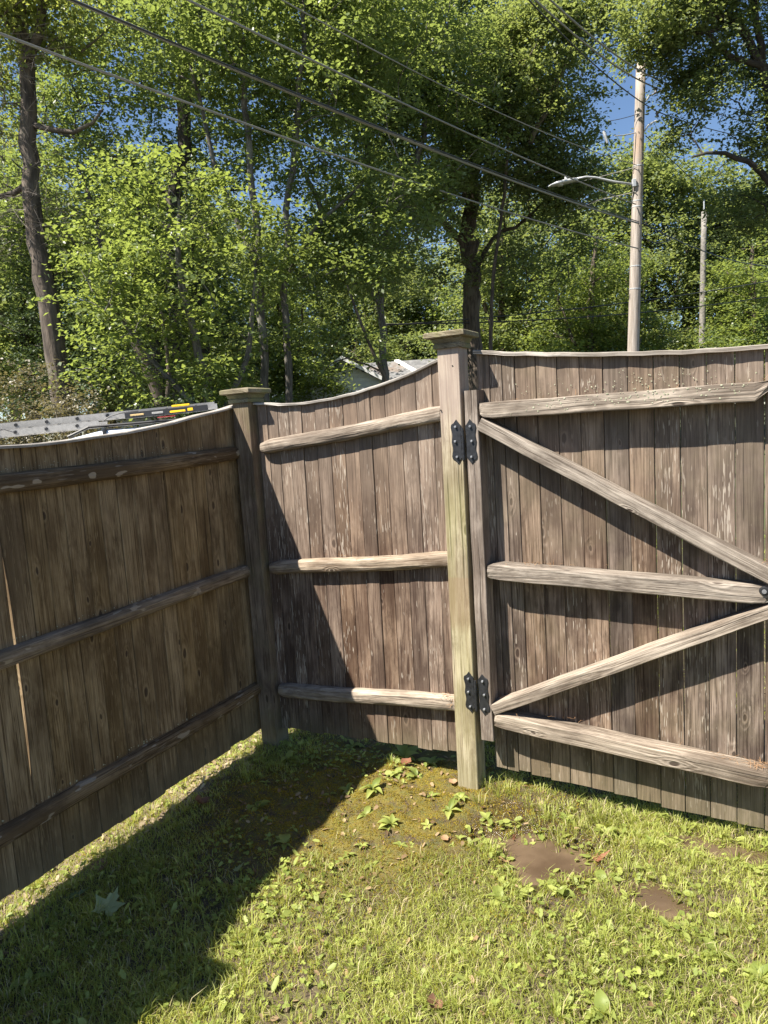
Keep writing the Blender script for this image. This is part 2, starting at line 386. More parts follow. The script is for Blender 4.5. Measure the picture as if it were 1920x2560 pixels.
def board(PF, u0, u1, dep, bot, top, mat, parent, thick=.018, lean=0., gap=.0016, bowl=.0, notch=0.):
    """one vertical board; top(u) gives its cut; chamfered front edges; slight cup and bow."""
    u0 += gap / 2; u1 -= gap / 2; ch = .0022; w = u1 - u0
    jb = random.uniform(-.006, .006); dj = random.uniform(-.0018, .0018); nz = 17 if notch else 7
    prof = [(u0, dep + thick), (u0, dep + ch), (u0 + ch, dep), ((u0 + u1) / 2, dep + bowl * random.uniform(-1, 1)), (u1 - ch, dep), (u1, dep + ch), (u1, dep + thick)]
    vs = []; gs = []; n = len(prof)
    bow = random.uniform(-.0015, .0015); bb = bot((u0 + u1) / 2) + jb
    tl = random.uniform(-.003, .003)
    for k in range(nz):
        s_ = k / (nz - 1)
        for i_, (u, d) in enumerate(prof):
            zt = top(u); zb = bb + tl * (u - u0) / w
            z = zb + (zt - zb) * s_
            if notch and i_ < 3: u = u + notch * max(0., 1 - ((z - .84) / .46) ** 4)
            vs.append(PF(u + lean * (z - 1.0) + bow * math.sin(s_ * math.pi), d + dj + bow * math.sin(s_ * 3.14), z)); gs.append((u - u0, d - dep, z))
    fs = []
    for k in range(nz - 1):
        for i in range(n):
            j = (i + 1) % n; fs.append((k * n + i, k * n + j, (k + 1) * n + j, (k + 1) * n + i))
    fs.append(tuple(range(n - 1, -1, -1))); fs.append(tuple((nz - 1) * n + i for i in range(n)))
    pm = PM(); pm.add(vs, fs, gs); return pm.build('board', mat, parent)
def cap_strip(PF, u0, u1, top, d0, d1, th, mat, parent, name='top_cap', n=26):
    vs = []; gs = []; prof = [(d0, -.001), (d0 - .001 if d0 < d1 else d0, th - .003), (d0 + .003, th), (d1 - .003, th), (d1, th - .003), (d1, -.001)]
    for k in range(n + 1):
        u = u0 + (u1 - u0) * k / n; w = .0018 * math.sin(k * 1.7 + u0) + .001 * math.sin(k * 4.1)
        for (d, h) in prof: vs.append(PF(u, d + w, top(u) + h + w * .6)); gs.append((d, h, u))
    m = len(prof); fs = [(k * m + i, k * m + (i + 1) % m, (k + 1) * m + (i + 1) % m, (k + 1) * m + i) for k in range(n) for i in range(m)]
    fs += [tuple(range(m - 1, -1, -1)), tuple(n * m + i for i in range(m))]
    pm = PM(); pm.add(vs, fs, gs); return pm.build(name, mat, parent)
def round_rail(PF, a, b, dback, dfront, h, mat, parent, taper=(1, 1), name='rail', n=24, rough=.0012):
    """half-round split rail: a,b = (u, zmid); whittled to a blunt point where taper is set."""
    vs = []; gs = []; m = 11; ph = random.uniform(0, 9); L = b[0] - a[0]
    for k in range(n + 1):
        s_ = k / n
        # denser stations at the ends
        s_ = .5 - .5 * math.cos(math.pi * s_); e = min(s_ if taper[0] else 1, (1 - s_) if taper[1] else 1) * L
        q = min(1., .64 + .36 * math.sqrt(max(0, min(1, e / .055)))) if e < .055 else 1.
        u = a[0] + L * s_; zc = a[1] + (b[1] - a[1]) * s_ + .003 * math.sin(s_ * 7 + ph)
        for i in range(m):
            t_ = -math.pi / 2 + math.pi * i / (m - 1)
            rr = 1 + .018 * math.sin(3 * t_ + s_ * 9 + ph) + .016 * math.sin(s_ * 23 + i * 1.9 + ph)
            c_, s2 = math.cos(t_), math.sin(t_)
            c_ = math.copysign(abs(c_) ** .5, c_); s2 = math.copysign(abs(s2) ** .8, s2)
            vs.append(PF(u, dback + (dfront - dback) * c_ * q * rr, zc + h / 2 * s2 * q * rr + rough * math.sin(u * 60 + i))); gs.append((h / 2 * t_ * .9, 0, u))
    fs = [(k * m + i, k * m + i + 1, (k + 1) * m + i + 1, (k + 1) * m + i) for k in range(n) for i in range(m - 1)]
    fs += [(k * m + m - 1, k * m, (k + 1) * m, (k + 1) * m + m - 1) for k in range(n)]
    fs += [tuple(range(m)), tuple(n * m + i for i in range(m - 1, -1, -1))]
    pm = PM(); pm.add(vs, fs, gs); return pm.build(name, mat, parent, smooth=False)
def beam(PF, a, b, h, d0, d1, mat, parent, name, ends=('flat', 'flat'), bev=.004, n=14):
    """sawn 2x3 on edge between (u,z) points; ends: flat (plumb), bullet (rounded)."""
    A = Vector(a); B = Vector(b); D = (B - A); L = D.length; D.normalize(); N = Vector((-D.y, D.x)); vs = []; gs = []
    st = []
    ph = random.uniform(0, 9)
    for k in range(n + 1):
        s_ = k / n; s_ = .5 - .5 * math.cos(math.pi * s_); st.append(s_ * L)
    m = 8
    for x in st:
        q = 1.
        if ends[0] == 'bullet' and x < .04: q = .70 + .30 * math.sqrt(x / .04)
        if ends[1] == 'bullet' and L - x < .05: q = .66 + .34 * math.sqrt(max(0, (L - x) / .05))
        if ends[1] == 'chisel' and L - x < .045: q = .35 + .65 * (L - x) / .045
        hh = h / 2 * q; w = .0012 * math.sin(x * 17 + ph)
        prof = [(hh, d1), (-hh, d1), (-hh, d0 + bev), (-hh + bev, d0), (0, d0 - .0008), (hh - bev, d0), (hh, d0 + bev), (hh, (d0 + d1) / 2)]
        for (o_, d) in prof:
            y = o_ + w
            if ends[1] == 'chisel' and q < 1: y = h / 2 + (o_ / q - h / 2) * q
            sh = 0.
            for e, xx, sg in ((ends[0], x, 1), (ends[1], L - x, -1)):
                if e == 'plumb' and xx < 1e-6: sh = -o_ * D.y / D.x * -1 * 1.0
            p = A + D * (x + sh) + N * y
            vs.append(PF(p.x, d + (.5 * (1 - q) * .03 if d == d0 else 0), p.y)); gs.append((o_ + (d - d0) * (1 if o_ >= 0 else -1), 0, x))
    fs = [(k * m + i, k * m + (i + 1) % m, (k + 1) * m + (i + 1) % m, (k + 1) * m + i) for k in range(n) for i in range(m)]
    fs += [tuple(range(m)), tuple(n * m + i for i in range(m - 1, -1, -1))]
    pm = PM(); pm.add(vs, fs, gs); return pm.build(name, mat, parent)

def loft_square(pm, PF, uc, dc, rings):
    """stack of square rings (half-width, z) closed top and bottom."""
    vs = []
    for (hw, z) in rings:
        for (i, j) in ((-1, -1), (1, -1), (1, 1), (-1, 1)): vs.append(PF(uc + i * hw, dc + j * hw, z))
    n = len(rings); fs = [(k * 4 + i, k * 4 + (i + 1) % 4, (k + 1) * 4 + (i + 1) % 4, (k + 1) * 4 + i) for k in range(n - 1) for i in range(4)]
    fs += [(3, 2, 1, 0), tuple((n - 1) * 4 + i for i in range(4))]
    gs = [(uc if 0 else v.x * 1.0, v.y * 1.0, 0) for v in vs]
    g2 = []
    for k, v in enumerate(vs): g2.append(((k % 4) * .06 + v.z, v.z * .8, (v - PF(uc, dc, 0)).dot(dB)))
    pm.add(vs, fs, g2)
def post(name, label, PF, uc, dc, hw, ztop, cap_hw, mat, zb=-.25, lean=0., k=1.0):
    base = PF(uc, dc, 0); root = thing(name, label, 'fence post', (0, 0, 0))
    vs = []; gs = []; ch = .003; nz = 9
    prof = [(-hw, -hw + ch), (-hw + ch, -hw), (hw - ch, -hw), (hw, -hw + ch), (hw, hw), (-hw, hw)]
    for q in range(nz):
        z = zb + (ztop - zb) * q / (nz - 1)
        for i, (a, b) in enumerate(prof):
            vs.append(PF(uc + a + lean * (z - .9), dc + b, z)); gs.append((a + (b if i in (3, 4) else 0), b, z))
    m = 6; fs = [(q * m + i, q * m + (i + 1) % m, (q + 1) * m + (i + 1) % m, (q + 1) * m + i) for q in range(nz - 1) for i in range(m)]
    fs += [tuple(range(m - 1, -1, -1)), tuple((nz - 1) * m + i for i in range(m))]
    pm = PM(); pm.add(vs, fs, gs); pm.build('shaft', mat, root)
    o = lean * (ztop - .9)
    pm = PM(); loft_square(pm, PF, uc + o, dc, [(hw + .012, ztop - .012), (hw + .013, ztop + .004), (hw + .008, ztop + .008), (hw + .016, ztop + .020), (hw + .018, ztop + .030)])
    pm.build('cap_moulding', M_postcap, root)
    pm = PM(); z = ztop + .0305; loft_square(pm, PF, uc + o, dc, [(cap_hw - .004, z), (cap_hw, z + .003), (cap_hw, z + .019), (cap_hw - .006, z + .024), (cap_hw * .45, z + .030), (cap_hw * .1, z + .032)])
    pm.build('cap_plate', M_postcap, root)
    return root

# posts (shaft, moulding, plate)
post('corner_post', 'shorter brown square post with pyramid cap in the fence corner', PB, -2.275, .052, .05, 1.775, .090, M_post1)
post('gate_post', 'tall pale green-tinged square post carrying the two black hinges', PB, -1.169, .048, .048, 1.918, .089, M_post2, lean=0.006)
post('latch_post', 'square post at the free latch end of the gate', PB, .155, .052, .048, 1.90, .078, M_stile)
post('fence_post', 'square capped post nearest the camera in the left fence', PL, .40, .0, .05, 1.79, .085, M_post1)

# left fence: scalloped top between the posts
topL = curve([(.44, 1.755), (.62, 1.72), (.95, 1.655), (1.30, 1.618), (1.57, 1.611), (1.80, 1.616), (2.06, 1.635), (2.24, 1.651), (2.42, 1.677), (2.60, 1.705), (2.78, 1.733), (2.87, 1.750)])
linesL = [.45, .535, .62, .71, .80, .89, .98, 1.07, 1.158, 1.25, 1.345, 1.44, 1.538, 1.629, 1.714, 1.804, 1.891, 1.973, 2.063, 2.151, 2.239, 2.330, 2.418, 2.508, 2.601, 2.691, 2.783, 2.862]
fl = thing('left_fence', 'shaded brown board fence panel on the left with scalloped top', 'fence', (0, 0, 0))
PLb = lambda u, d, z: PL(u, -d, z) if False else PL(u, d, z)
for i in range(len(linesL) - 1):
    g = .0055 if abs(linesL[i] - 1.538) < .001 else .0016
    if g > .002:
        board(PL, linesL[i], linesL[i + 1], .0, lambda u: .072, topL, M_left, fl, bowl=.001, notch=.0095)
    else: board(PL, linesL[i], linesL[i + 1] , .0, lambda u: .072, topL, M_left, fl, bowl=.001)
cap_strip(PL, .45, 2.862, topL, -.022, .030, .0105, M_cap, fl)
# posterior panel on beyond the near post (off to the left of the picture)
topL2 = curve([(-1.75, 1.755), (-1.4, 1.69), (-.9, 1.625), (-.65, 1.61), (-.4, 1.625), (0, 1.68), (.35, 1.755)])
fl2 = thing('left_fence', 'board fence panel running back beside the camera, its shadow on the lawn', 'fence', (0, 0, 0))
u = -1.75
while u < .34: board(PL, u, min(u + .0905, .35), 0, lambda q: .072, topL2, M_left, fl2); u += .0905
cap_strip(PL, -1.75, .35, topL2, -.022, .03, .013, M_cap, fl2)
for zz in (1.48, .9, .29): round_rail(PL, (-1.7, zz), (.33, zz), -.001, -.045, .07, M_bark, fl2)
for (a, b, h) in (((.47, 1.468), (2.845, 1.518), .070), ((.47, .888), (2.85, .918), .064), ((.47, .290), (2.85, .302), .062)):
    round_rail(PL, a, b, -.001, -.045, h, M_bark, fl, name='rail', n=44)

# middle fixed panel
topM = curve([(-2.225, 1.752), (-2.13, 1.742), (-1.98, 1.731), (-1.776, 1.740), (-1.626, 1.759), (-1.489, 1.786), (-1.37, 1.814), (-1.217, 1.864)])
botM = lambda u: .085 + (u + 2.2) * .028
linesM = [-2.222, -2.165, -2.102, -2.035, -1.962, -1.885, -1.809, -1.730, -1.655, -1.585, -1.510, -1.430, -1.355, -1.276, -1.2195]
fm = thing('middle_fence', 'sunlit board panel with curved top between the two capped posts', 'fence', (0, 0, 0))
for i in range(len(linesM) - 1): board(PB, linesM[i], linesM[i + 1], .055 + (.002 if i % 3 == 1 else 0), botM, topM, M_mid, fm, lean=.012, bowl=.001)
cap_strip(PB, -2.222, -1.2195, topM, .036, .082, .0105, M_cap, fm)
round_rail(PB, (-2.195, 1.535), (-1.2185, 1.640), .054, .010, .068, M_round, fm, taper=(1, 0))
round_rail(PB, (-2.20, .933), (-1.2185, 1.010), .054, .008, .068, M_round, fm, taper=(1, 0))
round_rail(PB, (-2.21, .296), (-1.222, .357), .054, .008, .070, M_round, fm, taper=(1, 0))

# gate
topG = curve([(-1.075, 1.880), (-.96, 1.861), (-.828, 1.845), (-.624, 1.822), (-.464, 1.808), (-.254, 1.793), (-.001, 1.784), (.10, 1.783)])
botG = lambda u: .067 - (u + 1.02) * .066
gate = thing('gate', 'sunlit wooden board gate with grey rails, Z braces and black hinges', 'gate', (0, 0, 0))
linesG = [-1.072, -1.0175, -.9635, -.910, -.8225, -.738, -.650, -.5605, -.469, -.377, -.287, -.1965, -.104, -.0115, .078]
for i in range(len(linesG) - 1): board(PB, linesG[i], linesG[i + 1], .085 + (.0015 if i % 2 else 0), botG, topG, M_gate, gate, bowl=.001, gap=.0024)
cap_strip(PB, -1.075, .080, topG, .060, .118, .0145, M_cap, gate)
beam(PB, (-1.073, .222), (-1.073, 1.727), .056, 0., .083, M_stile, gate, 'stile', bev=.002)
beam(PB, (-1.036, 1.6395), (.012, 1.6395), .066, -.002, .083, M_rail, gate, 'rail', ('bullet', 'chisel'))
beam(PB, (-1.036, .971), (.002, .926), .066, -.002, .083, M_rail, gate, 'rail', ('bullet', 'bullet'))
beam(PB, (-1.036, .3165), (.004, .238), .064, -.002, .083, M_rail, gate, 'rail', ('bullet', 'bullet'))
def brace(a, b, h):
    """brace cut plumb against the stile"""
    return beam(PB, a, b, h, 0., .083, M_rail, gate, 'brace', bev=.003)
brace((-1.043, 1.588), (.012, .990), .054); brace((-1.043, .362), (.012, .872), .047)

# hinges on post and stile
def hinge(uz, dz, tilt):
    """butterfly strap hinge: two wavy leaves, knuckle barrel, six hex bolts"""
    h = None
    HW = 1.1
    half = [(0, .0925), (.010, .079), (.0215, .071), (.0235, .060), (.0215, .047), (.0188, .036), (.0188, .024), (.0205, .012), (.0225, 0), (.0205, -.012), (.0188, -.024), (.0188, -.036), (.0215, -.047), (.0235, -.060), (.0215, -.071), (.010, -.079), (0, -.0925)]
    leaves = []
    for sgn, uc, zc in ((-1, -1.1405, uz), (1, -1.0800, uz - .002 + dz)):
        inner = -sgn
        pts = []
        for (x, z) in half: pts.append((x * sgn * HW, z))
        inn = [(.0205, -.079 + .012), (.0205, -.03), (.0205, .03), (.0205, .067)]
        outl = pts + [(inner * .012, -.076), (inner * .0205, -.066), (inner * .0205, -.046), (inner * .0188, -.030), (inner * .0188, .030), (inner * .0205, .046), (inner * .0205, .066), (inner * .012, .076)]
        ca, sa = math.cos(tilt), math.sin(tilt)
        pm = PM(); n = len(outl); vs = []
        for d, sc in ((-.0045, .955), (-.0033, 1.), (-.0004, 1.)):
            for (x, z) in outl:
                x2, z2 = x * sc, z * (1 - (1 - sc) * .3); vs.append(PB(uc + x2 * ca - z2 * sa, d, zc + x2 * sa + z2 * ca))
        fs = [tuple(range(n))] + [(k * n + i, k * n + (i + 1) % n, (k + 1) * n + (i + 1) % n, (k + 1) * n + i) for k in range(2) for i in range(n)] + [tuple(2 * n + i for i in range(n - 1, -1, -1))]
        pm.add(vs, fs)
        if h is None:
            h = thing('hinge', '', 'x'); del h['label']; del h['category']; h.parent = gate
            h['label'] = ('upper' if uz > 1 else 'lower') + ' black butterfly hinge'
        pm.build('hinge_leaf', M_black, h)
        for (bx, bz) in ((.002 * sgn, .062), (.006 * sgn, .002), (.002 * sgn, -.063)):
            x, z = bx * ca - bz * sa, bx * sa + bz * ca
            pm = PM(); c = PB(uc + x, -.0046, zc + z); c2 = PB(uc + x, -.012, zc + z)
            pm.tube([c, c2], .0054, 6)
            pm.tube([PB(uc + x, -.0122, zc + z), PB(uc + x, -.0135, zc + z)], [.0054, .004], 6)
            pm.build('bolt', M_bolt, h)
    pm = PM(); uc = -1.1135
    for k in range(5):
        za = uz + .045 - k * .0245; pm.tube([PB(uc + tilt * -.3 * k * .02, -.006, za), PB(uc, -.006, za - .0232)], .0066, 12)
    pm.tube([PB(uc, -.006, uz + .0455), PB(uc, -.006, uz + .056)], [.0056, .005], 10)
    pm.tube([PB(uc, -.006, uz - .078), PB(uc, -.006, uz - .083)], [.0055, .004], 10)
    pm.build('hinge_barrel', M_black, h)
hinge(1.520, .0, .004); hinge(.433, -.002, .022)

# latch ring at the free edge of the gate
pm = PM(); c = PB(-.012, -.003, .945)
pm.tube([PB(-.012, -.0025, .945), PB(-.012, -.010, .945)], [.017, .013], 16); o = pm.build('latch_plate', M_black, gate)
pm = PM(); pm.tube([PB(-.012, -.0102, .945), PB(-.012, -.016, .945)], .0075, 10); pm.build('latch_bolt', M_bolt, o)
# nail heads
pm = PM()
pm.tube([PB(-1.207, -.0002, 1.655), PB(-1.207, -.006, 1.655)], .0028, 8); pm.tube([PB(-1.145, -.0002, 1.833), PB(-1.145, -.002, 1.833)], .003, 8)
o = pm.build('nail', M_nail, bpy.data.objects['gate_post'])

# lichen rosettes on the top rail of the gate and the boards over it
tl_ = NT('lichen'); Pl = tl_.n('ShaderNodeNewGeometry').outputs['Position']
tl_.color(tl_.mix(tl_.ramp(tl_.noise(Pl, 120, 3), .35, .65), (.26, .265, .17), (.45, .45, .33))); tl_.bump(tl_.noise(Pl, 500, 3), .002)
def lichen(parent, spots, name='lichen'):
    V = []; Fc = []
    for (PF, u, d, z, r, ori) in spots:
        k0 = len(V); n = 9
        if ori == 'f': cc = PF(u, d - .0016, z); A = dB if PF is PB else dL; B = UP
        else: cc = PF(u, d, z + .0016); A = dB if PF is PB else dL; B = nB if PF is PB else nL
        V.append(cc)
        for i in range(n):
            a = 2 * math.pi * i / n; q = r * random.uniform(.6, 1.2); nn = (nB if PF is PB else nL) if ori == 'f' else UP
            V.append(cc + (A * math.cos(a) + B * math.sin(a)) * q - nn * .0011)
        Fc += [(k0, k0 + 1 + i, k0 + 1 + (i + 1) % n) for i in range(n)]
    me = mesh_np(name, [tuple(v) for v in V], Fc); o = link(name, me, tl_.m, parent); o['kind'] = 'stuff'; return o
sp = []
for _ in range(130):
    u = random.gauss(-.42, .24)
    if -1.0 < u < -.05: sp.append((PB, u, -.003, 1.6395 + random.triangular(-.028, .031, .031), random.uniform(.001, .0042), 'f'))
for _ in range(120):
    u = random.gauss(-.45, .27)
    if -.93 < u < -.03: sp.append((PB, u, .083, 1.68 + abs(random.gauss(0, .032)), random.uniform(.0007, .003), 'f'))
lichen(gate, sp)
sp = []
for _ in range(90): u = random.uniform(1.55, 2.6); sp.append((PL, u, -.001, 1.51 + (u - .47) * .021 + .035 * 0 + abs(random.gauss(0, .012)), random.uniform(.0006, .002), 'f'))
for _ in range(60): u = random.uniform(1.2, 2.4); sp.append((PL, u, -.001, .336 + abs(random.gauss(0, .006)), random.uniform(.0012, .004), 'f'))
for _ in range(60): u = random.uniform(1.2, 2.7); sp.append((PL, u, -.001, .945 + abs(random.gauss(0, .004)), random.uniform(.001, .003), 'f'))
lichen(fl, [s_ for s_ in sp])
# pine needles and shreds caught on the rails
tn = NT('dry_needles'); tn.color(tn.mix(tn.rnd(), (.30, .17, .08), (.30, .17, .08)))
def needles(parent, spots, name='pine_needles'):
    V = []; Fc = []
    for (c, spr, n, L) in spots:
        for _ in range(n):
            p = Vector(c) + Vector((random.gauss(0, spr[0]) * dB)) + nB * random.gauss(0, spr[1]) + UP * abs(random.gauss(0, spr[2]))
            d = (dB * random.gauss(0, 1) + nB * random.gauss(0, .5) + UP * random.gauss(0, .35)).normalized() * L * random.uniform(.4, 1)
            w = d.cross(UP).normalized() * .0007; k = len(V); m_ = p + d * .5 + UP * random.uniform(-.003, .004)
            V += [p - w, p + w, m_ + w, m_ - w, p + d + w * .4, p + d - w * .4]; Fc += [(k, k + 1, k + 2, k + 3), (k + 3, k + 2, k + 4, k + 5)]
    me = mesh_np(name, [tuple(v) for v in V], Fc); o = link(name, me, tn.m, parent); o['kind'] = 'stuff'
needles(gate, [(PB(-.96, .06, .407), (.045, .012, .004), 60, .03), (PB(-.93, .05, .351), (.1, .02, .002), 50, .035), (PB(-.03, .04, .275), (.03, .015, .006), 60, .035), (PB(-.1, .05, .283), (.1, .02, .002), 50, .03), (PB(-.85, .05, 1.000), (.12, .02, .002), 60, .03), (PB(-.015, .03, 1.015), (.012, .015, .015), 40, .03), (PB(-.05, .05, 1.675), (.06, .02, .002), 40, .03), (PB(-.6, .05, 1.675), (.25, .02, .001), 50, .03)])
needles(fm, [(PB(-1.232, .02, .36), (.008, .01, .02), 50, .03), (PB(-1.25, .02, .395), (.03, .015, .003), 40, .03), (PB(-1.6, .035, .968 + .045), (.2, .01, .001), 40, .02)])
V = []

# ------------------------------------------------------------------ plants: materials
def leaf_mat(name, c0, c1, trans=.45, rough=.55, tcol=None, spec=.35, dry=None):
    t = NT(name); lv = t.attr('lv', 'Fac')
    c = t.mix(lv, c0, c1)
    if dry is not None: c = t.mix(t.math('GREATER_THAN', t.math('FRACT', t.math('MULTIPLY', lv, 37.7)), 1 - dry[0]), c, dry[1])
    t.color(c); t.b.inputs['Roughness'].default_value = rough; t.b.inputs['Specular IOR Level'].default_value = spec
    tr = t.n('ShaderNodeBsdfTranslucent'); tc = tcol or (min(1, c1[0] * 1.78), min(1, c1[1] * 1.7), c1[2] * .85)
    t.put(tr.inputs[0], t.mix(.75, c, tc)); mx = t.n('ShaderNodeMixShader'); mx.inputs[0].default_value = trans
    t.t.links.new(t.b.outputs[0], mx.inputs[1]); t.t.links.new(tr.outputs[0], mx.inputs[2]); t.t.links.new(mx.outputs[0], t.out.inputs[0])
    return t.m
G_blade = leaf_mat('grass_blade', (.155, .195, .036), (.425, .455, .125), .38, .5, spec=.3, dry=(.16, (.44, .38, .22)))
G_clover = leaf_mat('clover_leaf', (.14, .185, .040), (.33, .375, .09), .3, .55, spec=.25)
G_moss = leaf_mat('moss_tuft', (.175, .140, .012), (.40, .31, .030), .25, .8, dry=(.12, (.14, .07, .02)))
G_weed = leaf_mat('weed_leaf', (.17, .215, .05), (.34, .375, .10), .3, .5, spec=.3)

def in_yard(x, y):
    """distance of a point inside the two fence lines"""
    w = x * nL[0] + y * nL[1] - OL; v = x * nB[0] + y * nB[1] - OB
    return w, v
def blades(name, n, region, hgt, wid, mat, lean=.6, clump=0, clr=None, keep=None, stuff=True):
    x = rng.uniform(region[0], region[1], n * 2); y = rng.uniform(region[2], region[3], n * 2)
    k = keep(x, y) if keep is not None else np.ones(len(x), bool)
    x, y = x[k][:n], y[k][:n]; n = len(x)
    z = gh(x, y) - .003; a = rng.uniform(0, 2 * np.pi, n)
    h = hgt[0] + (hgt[1] - hgt[0]) * rng.beta(1.6, 3.2, n); w = rng.uniform(wid[0], wid[1], n)
    tl = rng.uniform(.1, 1, n) * lean * h; cx, cy = np.cos(a), np.sin(a); t2 = rng.uniform(0, 2 * np.pi, n)
    dx, dy = np.cos(t2), np.sin(t2)
    B = np.stack([x, y, z], 1); Wv = np.stack([cx * w, cy * w, 0 * w], 1)
    Md = B + np.stack([dx * tl * .38, dy * tl * .38, h * .62], 1); T = B + np.stack([dx * tl * 1.25, dy * tl * 1.25, h * (1 - .25 * rng.random(n))], 1)
    V = np.stack([B - Wv, B + Wv, Md + Wv * .8, Md - Wv * .8, T], 1).reshape(-1, 3)
    i = np.arange(n)[:, None] * 5
    Fc = np.concatenate([i + np.array([[0, 1, 2]]), i + np.array([[0, 2, 3]]), i + np.array([[3, 2, 4]])])
    me = mesh_np(name, V, Fc); pv = np.clip(.5 + .9 * vnoise(x, y, 5.5, 31) + .5 * vnoise(x, y, 17, 32), 0, 1); attr(me, 'lv', np.repeat(np.clip(.5 * rng.random(n) + .5 * pv, 0, 1), 5)); o = link(name, me, mat)
    if stuff: o['kind'] = 'stuff'
    return o
def vnoise(x, y, s, seed):
    r = np.random.default_rng(seed); v = 0
    for k in range(6):
        a = r.uniform(0, 2 * np.pi); f = s * r.uniform(.6, 1.7); v = v + np.sin((x * np.cos(a) + y * np.sin(a)) * f + r.uniform(0, 7))
    return v / 6
def mossmask(x, y): return np.exp(-(((x + .14) / .72) ** 2 + ((y - 2.92) / .54) ** 2))
def keep_grass(x, y):
    w, v = in_yard(x, y); d = .74 + .7 * vnoise(x, y, 9, 3) + .3 * vnoise(x, y, 26, 4)
    d = d - 1.25 * mossmask(x, y) - 2.0 * np.clip(pudmask(x, y) - .55 - .25 * vnoise(x, y, 60, 77), 0, 1)
    vis = (y > 1.35 + .08 * np.abs(x)) & (w > -.55) & (v > -.45)
    d = np.where((w < .05) & (w > -.2), d * .55, d); d = np.where(v < .06, d - .15, d)
    # bare muddy patch round the water
    d = d - .3 * np.exp(-(((x - .12) / .16) ** 2 + ((y - 2.62) / .10) ** 2)) - .35 * np.exp(-(((x - .95) / .3) ** 2 + ((y - 2.25) / .2) ** 2))
    return vis & (rng.random(len(x)) < d)
REG = (-2.3, 1.9, 1.4, 4.4)
blades('grass', 230000, REG, (.012, .052), (.0008, .0019), G_blade, 1.15, keep=keep_grass)
def keep_tall(x, y):
    w, v = in_yard(x, y)
    d = 1.6 * (vnoise(x, y, 7, 8) - .05) + .22 * np.exp(-((w - .72) / .12) ** 2) * (y < 2.6)
    d = d + .6 * np.exp(-((v - .02) / .06) ** 2) * (x > .35)
    d = d - .9 * mossmask(x, y) - 1.5 * np.clip(pudmask(x, y) - .4, 0, 1)
    return (w > -.5) & (v > -.4) & (rng.random(len(x)) < d)
def tufts(name, n, per, hgt, mat, region, keep, spread=.018):
    cx = rng.uniform(region[0], region[1], n * 3); cy = rng.uniform(region[2], region[3], n * 3); k = keep(cx, cy); cx, cy = cx[k][:n], cy[k][:n]; n = len(cx)
    x = np.repeat(cx, per) + rng.normal(0, spread, n * per); y = np.repeat(cy, per) + rng.normal(0, spread, n * per); m = n * per
    hs_ = np.repeat(rng.uniform(hgt[0], hgt[1], n), per) * rng.uniform(.5, 1.1, m); z = gh(x, y) - .003
    ox, oy = x - np.repeat(cx, per) + rng.normal(0, .006, m), y - np.repeat(cy, per) + rng.normal(0, .006, m); L = np.hypot(ox, oy) + 1e-4; dx, dy = ox / L, oy / L
    w = rng.uniform(.0009, .0018, m); B = np.stack([x, y, z], 1); Wv = np.stack([-dy * w, dx * w, 0 * w], 1); o_ = hs_ * rng.uniform(.1, .75, m)
    Md = B + np.stack([dx * o_ * .35, dy * o_ * .35, hs_ * .62], 1); T = B + np.stack([dx * o_ * 1.3, dy * o_ * 1.3, hs_ * rng.uniform(.75, 1., m)], 1)
    V = np.stack([B - Wv, B + Wv, Md + Wv * .85, Md - Wv * .85, T], 1).reshape(-1, 3); i = np.arange(m)[:, None] * 5
    me = mesh_np(name, V, np.concatenate([i + np.array([[0, 1, 2]]), i + np.array([[0, 2, 3]]), i + np.array([[3, 2, 4]])])); attr(me, 'lv', np.repeat(np.clip(np.repeat(rng.random(n), per) * .6 + .4 * rng.random(m), 0, 1), 5)); o = link(name, me, mat); o['kind'] = 'stuff'
def keep_tuft(x, y):
    w, v = in_yard(x, y); d = .55 - 1.0 * mossmask(x, y) - .8 * np.clip(pudmask(x, y) - .5, 0, 1) + .8 * np.exp(-((v - .05) / .12) ** 2) * (x > .3) + .4 * np.exp(-((w - .78) / .12) ** 2)
    return (w > -.3) & (v > -.3) & (rng.random(len(x)) < d)
tufts('grass_tufts', 420, 34, (.03, .075), G_blade, REG, keep_tuft)
G_straw = leaf_mat('dead_straw', (.27, .20, .11), (.46, .38, .25), .2, .7)
blades('dead_straw', 26000, REG, (.004, .010), (.0006, .0012), G_straw, 5.5, keep=keep_grass)
blades('long_grass', 34000, REG, (.03, .085), (.0008, .0017), G_blade, 1.0, keep=keep_tall)
def keep_moss(x, y):
    w, v = in_yard(x, y); d = 1.25 * mossmask(x, y) + .12 + .35 * vnoise(x, y, 13, 9)
    return (w > -.3) & (v > -.2) & (rng.random(len(x)) < d * (1 - np.clip(pudmask(x, y) * 1.4 - .2, 0, 1)))
blades('moss', 125000, (-1.6, 1.2, 1.9, 3.7), (.004, .013), (.0009, .0022), G_moss, 1.2, keep=keep_moss)
# lawn outside the fences, coarser
def keep_out(x, y):
    w, v = in_yard(x, y); return ((w < -.3) | (v < -.3)) & (rng.random(len(x)) < .8)
blades('grass', 26000, (-7, 5, 1.5, 9), (.03, .08), (.003, .006), G_blade, 1.0, keep=keep_out)

